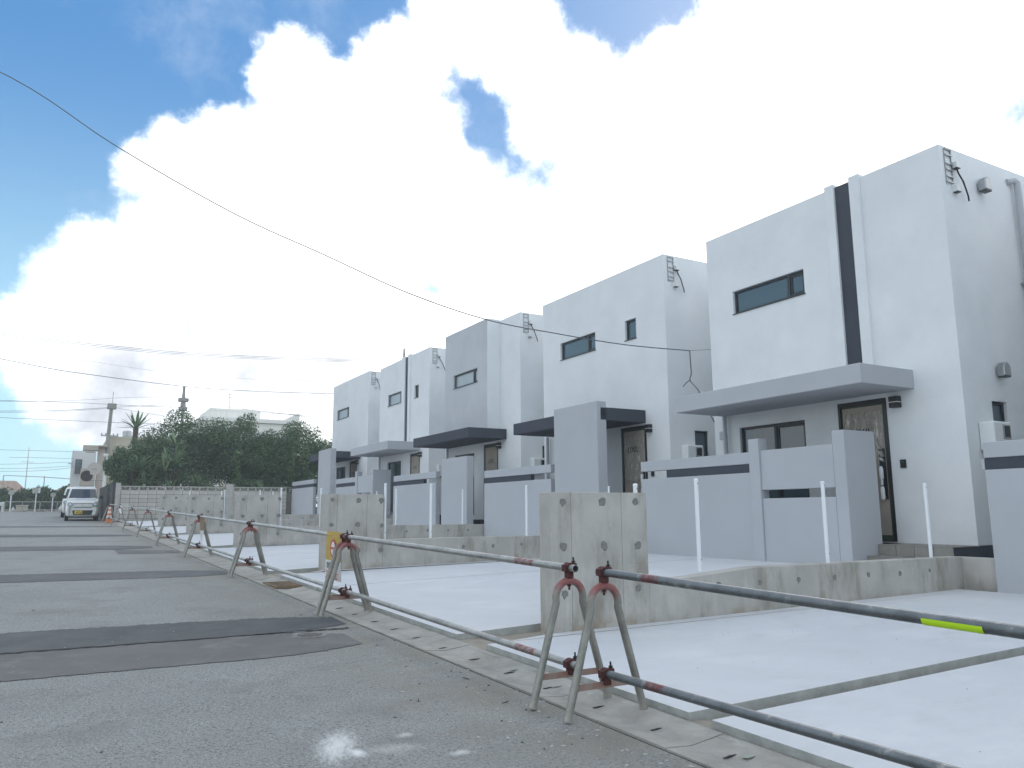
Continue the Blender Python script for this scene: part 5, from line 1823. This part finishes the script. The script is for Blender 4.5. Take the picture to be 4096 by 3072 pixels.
tag(lm, 'small street lamp on a slim pole at the corner of the dark wall', 'street lamp')
MB().tube([(0, 0, 0), (0, 0, 4.02)], 0.045, 8).build('pole', white_pvc, lm, smooth=True)
MB().box(-0.24, 0.06, -0.12, 0.12, 4.02, 4.24).build('lamp_head', offwhite_m, lm, bevel=0.04)
MB().tube([(0, 0, 3.0), (0.45, -0.1, 3.45)], 0.025, 6).build('brace', steel_m, lm)

# cream building with stair tower
cb = empty('cream_building', (2.0, 62, 1.3))
tag(cb, 'cream flat-roofed building with a stained stair tower and jutting roof slab', 'building')
MB().box(0.62, 4.4, 0.4, 8, 0, 5.35).build('wall', cream_m, cb)
MB().box(0.60, 4.42, 0.38, 8.02, 5.351, 5.45).build('roof_edge', cream_m, cb)
MB().box(0.0, 0.45, -0.2, 0.5, 0, 4.62).build('stair_tower', pinkish_m, cb)
MB().box(-0.92, 0.02, -0.6, 0.5, 4.36, 4.70).box(0.03, 0.62, -0.6, 0.38, 4.621, 4.72).build('roof_slab', pinkish_m, cb, bevel=0.02)
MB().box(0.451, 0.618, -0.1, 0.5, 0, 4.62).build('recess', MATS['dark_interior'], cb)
MB().box(-0.95, -0.05, -0.5, 0.4, 1.9, 3.1).build('balcony', pinkish_m, cb, bevel=0.02)
MB().box(-0.9, -0.1, -0.55, -0.5, 1.55, 1.65).tube([(-0.75, -0.6, 4.25), (-0.15, -0.6, 4.25)], 0.06, 8).build('pipe_rail', sign_back, cb)
MB().box(-0.6, 0.3, -0.5, 0.4, 0.0, 1.5).build('porch', cream_m, cb)

wb = empty('white_building', (1.25, 72, 1.3))
tag(wb, 'plain off-white building with one open awning window behind the van', 'building')
MB().box(-0.70, 1.0, 0, 6, 0, 5.05).build('wall', offwhite_m, wb, bevel=0.03)
wf = MB().box(-0.46, 0.02, -0.03, 0.0, 3.2, 4.35).build('window', frame_m, wb)
MB().box(-0.42, -0.02, -0.045, -0.031, 3.75, 4.30).build('pane', glass_m, wf)
MB().add([(-0.46, -0.03, 3.72), (0.02, -0.03, 3.72), (0.02, -0.40, 3.22), (-0.46, -0.40, 3.22), (-0.46, -0.04, 3.70), (0.02, -0.04, 3.70), (0.02, -0.43, 3.21), (-0.46, -0.43, 3.21)], [(0, 1, 2, 3), (7, 6, 5, 4), (0, 3, 7, 4), (1, 5, 6, 2)]).build('awning_sash', frame_m, wf)
MB().box(-0.95, -0.62, -0.1, 0.1, 3.95, 4.02).build('drip_ledge', sign_back, wb)

wt = empty('water_tank', (3.98, 65.0, 6.75))
tag(wt, 'round steel water tank on the roof of the cream building', 'water tank')
MB().lathe([(0.33, 0), (0.34, 0.02), (0.34, 0.58), (0.30, 0.66), (0.10, 0.70)], n=24).build('drum', steel_m, wt, smooth=True)
MB().box(-0.30, 0.30, -0.30, 0.30, -0.12, -0.001).build('stand', steel_m, wt)

ap = empty('apartment_block', (17.0, 85, 1.0))
tag(ap, 'pale apartment block with roof parapet and railings beyond the trees', 'building')
MB().box(-5.0, 4.8, 0, 12, 0, 9.7).build('wall', hazy_white, ap)
MB().box(-5.2, 5.1, -0.3, 12.2, 9.75, 10.15).build('roof_slab', hazy_white, ap)
MB().box(-4.0, 1.2, 2, 9, 10.15, 11.3).build('penthouse', hazy_white, ap)
rr = MB()
for k in range(18):
    rr.tube([(-5.1 + k * 0.6, -0.2, 10.15), (-5.1 + k * 0.6, -0.2, 10.85)], 0.025, 4)
rr.tube([(-5.1, -0.2, 10.85), (5.1, -0.2, 10.85)], 0.03, 4)
rr.build('railing', hazy_white, ap)
MB().prism([(3.2, 10.15), (4.9, 10.15), (4.9, 10.9), (4.7, 10.95)], 'y', -0.2, 3.0).build('stair_roof', hazy_white, ap)
MB().tube([(-1.9, 3, 11.3), (-1.9, 3, 13.3)], 0.04, 5).box(-2.4, -1.4, 2.98, 3.02, 13.0, 13.05).box(-2.2, -1.6, 2.98, 3.02, 12.7, 12.75).build('aerial', steel_m, ap)
for k in range(9):
    MB().box(-3.9 + k * 0.55, -3.75 + k * 0.55, 1.90, 1.999, 10.2, 11.25).build('louvre_post', hazy_white, ap)

oh = empty('orange_roofed_house', (-5.0, 95, 1.0))
tag(oh, 'low beige house with a faded orange tiled roof at the far left', 'house')
MB().box(-4.0, 1.6, 0, 6, 0, 2.6).build('wall', cream_m, oh)
MB().prism([(-4.4, 2.6), (2.0, 2.6), (0.9, 3.7), (-3.5, 3.7)], 'y', -0.3, 6.3).build('roof', roof_tile_m, oh)
hh = empty('pale_roofed_house', (1.0, 98, 1.0))
tag(hh, 'distant house with a brown hipped roof above the bushes left of the white building', 'house')
MB().box(-2.2, 1.6, 0, 6, 0, 2.4).build('wall', cream_m, hh)
MB().add([(-2.5, -0.3, 2.4), (1.9, -0.3, 2.4), (1.9, 6.3, 2.4), (-2.5, 6.3, 2.4), (-0.3, 3, 3.6)], [(0, 1, 4), (1, 2, 4), (2, 3, 4), (3, 0, 4)]).build('roof', mat('brown_roof', (0.30, 0.22, 0.16), 0.9), hh)

# tall net posts and a lattice mast
nf = empty('net_fence', (-1.8, 80, 1.3))
tag(nf, 'tall thin posts with a top cable of a ball net beyond the bushes', 'net fence')
for x in (-2.6, 0.42, 2.6):
    MB().tube([(x, 0, 0), (x, 0, 3.3)], 0.045, 6).build('post', steel_m, nf)
MB().tube([(-2.6, 0, 3.32), (0.4, 0, 3.22), (2.6, 0, 3.08)], 0.03, 5).build('top_cable', steel_m, nf)
am = empty('lamp_mast', (-3.1, 90, 1.0))
tag(am, 'slender mast standing between the wires at the far left', 'mast')
MB().tube([(0, 0, 0), (0.02, 0, 6.8)], [0.07, 0.03], 6).build('pole', steel_m, am)
MB().tube([(-0.5, 0, 5.4), (0.5, 0, 5.35)], 0.02, 5).build('arm', steel_m, am)

# ------------------------------------------------------------------ utility poles and wires


def upole(x, y, zt, label, arms, lean=0.0, r0=0.19, zb=1.3):
    t = empty('utility_pole', (x, y, zb))
    tag(t, label, 'utility pole', 'concrete utility poles')
    MB().tube([(lean * -1, 0, -0.2), (0, 0, zt - zb)], [r0, r0 * 0.55], 12).build('shaft', pole_m, t, smooth=True)
    for z, w in arms:
        MB().box(-w, w, -0.06, 0.06, z - zb - 0.04, z - zb + 0.04).build('crossarm', steel_m, t)
        ins = MB()
        for k in (-1, -0.5, 0.5, 1):
            ins.lathe([(0.03, 0), (0.06, 0.04), (0.03, 0.09), (0.05, 0.13)], (k * w * 0.9, 0, z - zb + 0.04), 8)
        ins.build('insulator', sign_back, t)
    return t


u1 = upole(2.66, 62, 9.05, 'concrete utility pole left of the palm', [(6.75, 0.55)], lean=0.25)
MB().tube([(0.02, 0, 7.7), (0.04, 0, 8.6)], 0.03, 6).build('top_spike', steel_m, u1)
MB().box(-0.28, 0.3, -0.2, 0.2, 7.35, 7.75).build('cable_box', pole_m, u1, bevel=0.03)
u2 = upole(7.6, 64, 10.95, 'utility pole with clamped boxes rising behind the large tree', [], r0=0.17)
MB().tube([(0, 0, 8.0), (0, 0, 9.65)], [0.21, 0.06], 10).build('sleeve', pole_m, u2)
MB().box(-0.36, 0.36, -0.25, 0.25, 8.45, 8.72).build('cable_box', pole_m, u2, bevel=0.04)
MB().box(-0.30, 0.30, -0.2, 0.2, 7.75, 8.05).build('cable_box', pole_m, u2, bevel=0.04)
MB().box(-1.0, 0.6, -0.05, 0.05, 7.5, 7.58).build('crossarm', steel_m, u2)
u3 = upole(18.4, 46, 9.3, 'utility pole tip showing above the roof of the fourth house', [], r0=0.20, zb=1.3)
MB().tube([(0, 0, 7.9), (0, 0, 10.35)], [0.19, 0.05], 10).build('tapered_tip', pole_m, u3)
# sits outside the frame to the left, carries the street wires
upole(-6.0, 22, 13.5, 'utility pole on the far side of the street carrying the service cable', [(12.6, 0.7), (11.8, 0.7)], zb=0.3)


def wire(pts, label, r=0.012, off=0.0, n=26):
    P = [Vector(p) for p in pts]
    # smooth through the given points
    out = []
    ts = np.linspace(0, len(P) - 1, n)
    for t in ts:
        i = min(int(t), len(P) - 2); f = t - i
        p0 = P[max(i - 1, 0)]; p1 = P[i]; p2 = P[i + 1]; p3 = P[min(i + 2, len(P) - 1)]
        q = 0.5 * ((2 * p1) + (p2 - p0) * f + (2 * p0 - 5 * p1 + 4 * p2 - p3) * f * f + (3 * p1 - p0 - 3 * p2 + p3) * f ** 3)
        out.append(q + Vector((0, 0, off)))
    r *= 0.72 if P[0].y > 30 else 0.9
    o = MB().tube(out, r, 6).build('overhead_wire', wire_m, None, smooth=True)
    tag(o, label, 'wire', 'overhead wires')
    return o


W1 = [(-6.0, 22.0, 13.1), (-1.92, 19.91, 11.17), (0.48, 18.67, 9.42), (2.82, 17.47, 7.89), (4.67, 16.52, 6.92), (6.32, 15.67, 6.06), (7.87, 14.88, 5.46), (9.24, 14.17, 5.15), (10.61, 13.47, 4.9), (11.9, 12.81, 4.77)]
w1 = wire(W1, 'long service cable sagging from the upper left to the nearest house', 0.013, n=60)
wire([(11.9, 12.81, 4.77), (12.1, 12.4, 4.74), (12.3, 12.06, 4.70)], 'thin stay wire from the cable joint to the nearest house wall', 0.005, n=8)
drop = [(11.9, 12.81, 4.77), (11.93, 12.83, 4.5), (11.97, 12.87, 4.25), (11.97, 12.92, 4.12), (12.0, 12.75, 3.93), (12.05, 12.6, 3.65), (12.1, 12.4, 3.2), (12.15, 12.25, 2.95), (12.2, 12.14, 2.78)]
wire(drop, 'black cable hanging down from the joint to the electric meter', 0.014, n=30)
wire([(11.97, 12.90, 4.13), (11.95, 13.02, 4.08), (11.93, 13.10, 4.0)], 'short frayed cable tail on the hanging cable', 0.012, n=8)
W2 = [(-3.17, 44.44, 9.96), (-1.22, 44.59, 9.85), (1.89, 44.82, 9.85), (5.29, 45.08, 9.88), (9.02, 45.36, 10.08), (13.13, 45.67, 10.37), (18.44, 46.07, 10.84)]
W2 = [(-12, 43.8, 10.6)] + W2
wire(W2, 'uppermost strand of the triple line to the pole behind the fourth house', 0.016, 0.06, 40)
wire(W2, 'middle strand of the triple line to the pole behind the fourth house', 0.016, -0.02, 40)
wire(W2, 'lowest strand of the triple line to the pole behind the fourth house', 0.012, -0.10, 40)
wire([(-10, 37.5, 8.7), (-1.88, 39.86, 7.82), (0.85, 40.57, 7.64), (4.99, 41.65, 7.56), (8.55, 42.58, 7.7), (12.76, 43.68, 8.02), (18.4, 46, 8.6)], 'single cable passing behind the farthest house just above the trees', 0.02, 0, 40)
wire([(-9, 40, 9.2), (4.0, 42.5, 8.35), (12.0, 44.0, 8.75), (18.4, 46, 9.3)], 'faint thin wire between the triple line and the single cable', 0.006, 0, 30)
wire([(-9, 58, 8.2), (-3.89, 59.86, 8.58), (0.02, 61.28, 8.88), (4.46, 62.9, 9.1), (7.63, 64.05, 9.33)], 'wire rising from the far left to the boxed pole', 0.02, 0, 24)
wire([(-9, 58, 8.0), (-3.89, 59.86, 8.52), (-1.34, 60.79, 8.8), (1.42, 61.79, 9.24), (4.42, 62.88, 9.75), (7.6, 64.0, 10.0)], 'wire climbing past the palm to the top clamp of the boxed pole', 0.014, 0, 24)
wire([(-9, 58, 7.3), (-3.83, 59.72, 7.87), (-0.76, 60.75, 8.2), (2.64, 61.88, 8.76)], 'upper wire from the left into the pole beside the palm', 0.022, 0, 20)
wire([(-9, 58, 7.2), (-3.83, 59.72, 7.77), (-0.76, 60.75, 8.12), (2.64, 61.88, 8.70)], 'lower wire from the left into the pole beside the palm', 0.014, 0, 20)
wire([(2.64, 61.84, 8.76), (5.08, 62.92, 9.17), (7.62, 64.05, 9.61)], 'wire joining the palm side pole and the boxed pole', 0.016, 0, 14)
wire([(-9, 58, 7.3), (-3.78, 59.49, 7.43), (-0.7, 60.37, 7.53), (3.26, 61.5, 7.66), (8, 63, 7.9)], 'wire running behind the palm crown', 0.02, 0, 24)
wire([(7.66, 64.0, 9.93), (11.15, 64.0, 9.53), (13.29, 64.0, 9.37), (20, 64, 9.0)], 'upper wire right of the boxed pole over the apartment block', 0.02, 0, 20)
wire([(7.69, 64.0, 9.32), (9.77, 64.0, 9.38), (13.28, 64.0, 9.38), (17.01, 64.0, 9.1)], 'lower wire right of the boxed pole over the apartment block', 0.015, 0, 20)
wire([(2.76, 61.89, 8.77), (4.48, 62.66, 8.63), (6.45, 63.53, 8.52), (9.5, 64.8, 8.4)], 'drooping wire from the palm side pole into the large tree', 0.014, 0, 16)
for k, (pts, lab) in enumerate(((((-8, 70.1, 6.1), (-3.69, 70.71, 6.15), (-1.26, 71.03, 6.18), (0.64, 71.28, 6.19)), 'topmost thin wire to the off-white building'),
                                (((-3.64, 70.71, 5.59), (-1.22, 71.04, 5.64), (0.68, 71.29, 5.64)), 'second thin wire to the off-white building'),
                                (((-8, 70.1, 4.9), (-4.19, 70.64, 5.05), (-1.8, 70.96, 5.19), (0.7, 71.29, 5.39)), 'third thin wire to the off-white building'),
                                (((-8, 70.1, 4.6), (-4.16, 70.65, 4.73), (-1.78, 70.96, 4.84), (0.72, 71.3, 5.09)), 'fourth thin wire to the off-white building'),
                                (((-8, 70.1, 4.4), (-4.14, 70.65, 4.52), (-1.76, 70.97, 4.62), (0.73, 71.3, 4.95)), 'lowest thin wire to the off-white building'))):
    wire(pts, lab, 0.018, 0, 16)

# ------------------------------------------------------------------ the damp air of the place
hz = MB().box(-60, 60, -14, 125, -1.5, 14.2)
hm = bpy.data.materials.new('haze_air')
hm.use_nodes = True
hn = hm.node_tree
hn.nodes.clear()
pv = hn.nodes.new('ShaderNodeVolumePrincipled')
pv.inputs['Color'].default_value = (0.93, 0.97, 1.0, 1)
pv.inputs['Density'].default_value = 0.0019
pv.inputs['Anisotropy'].default_value = 0.3
ho = hn.nodes.new('ShaderNodeOutputMaterial')
hn.links.new(pv.outputs[0], ho.inputs['Volume'])
tag(hz.build('haze', hm), kind='stuff', label='thin bright haze filling the street')
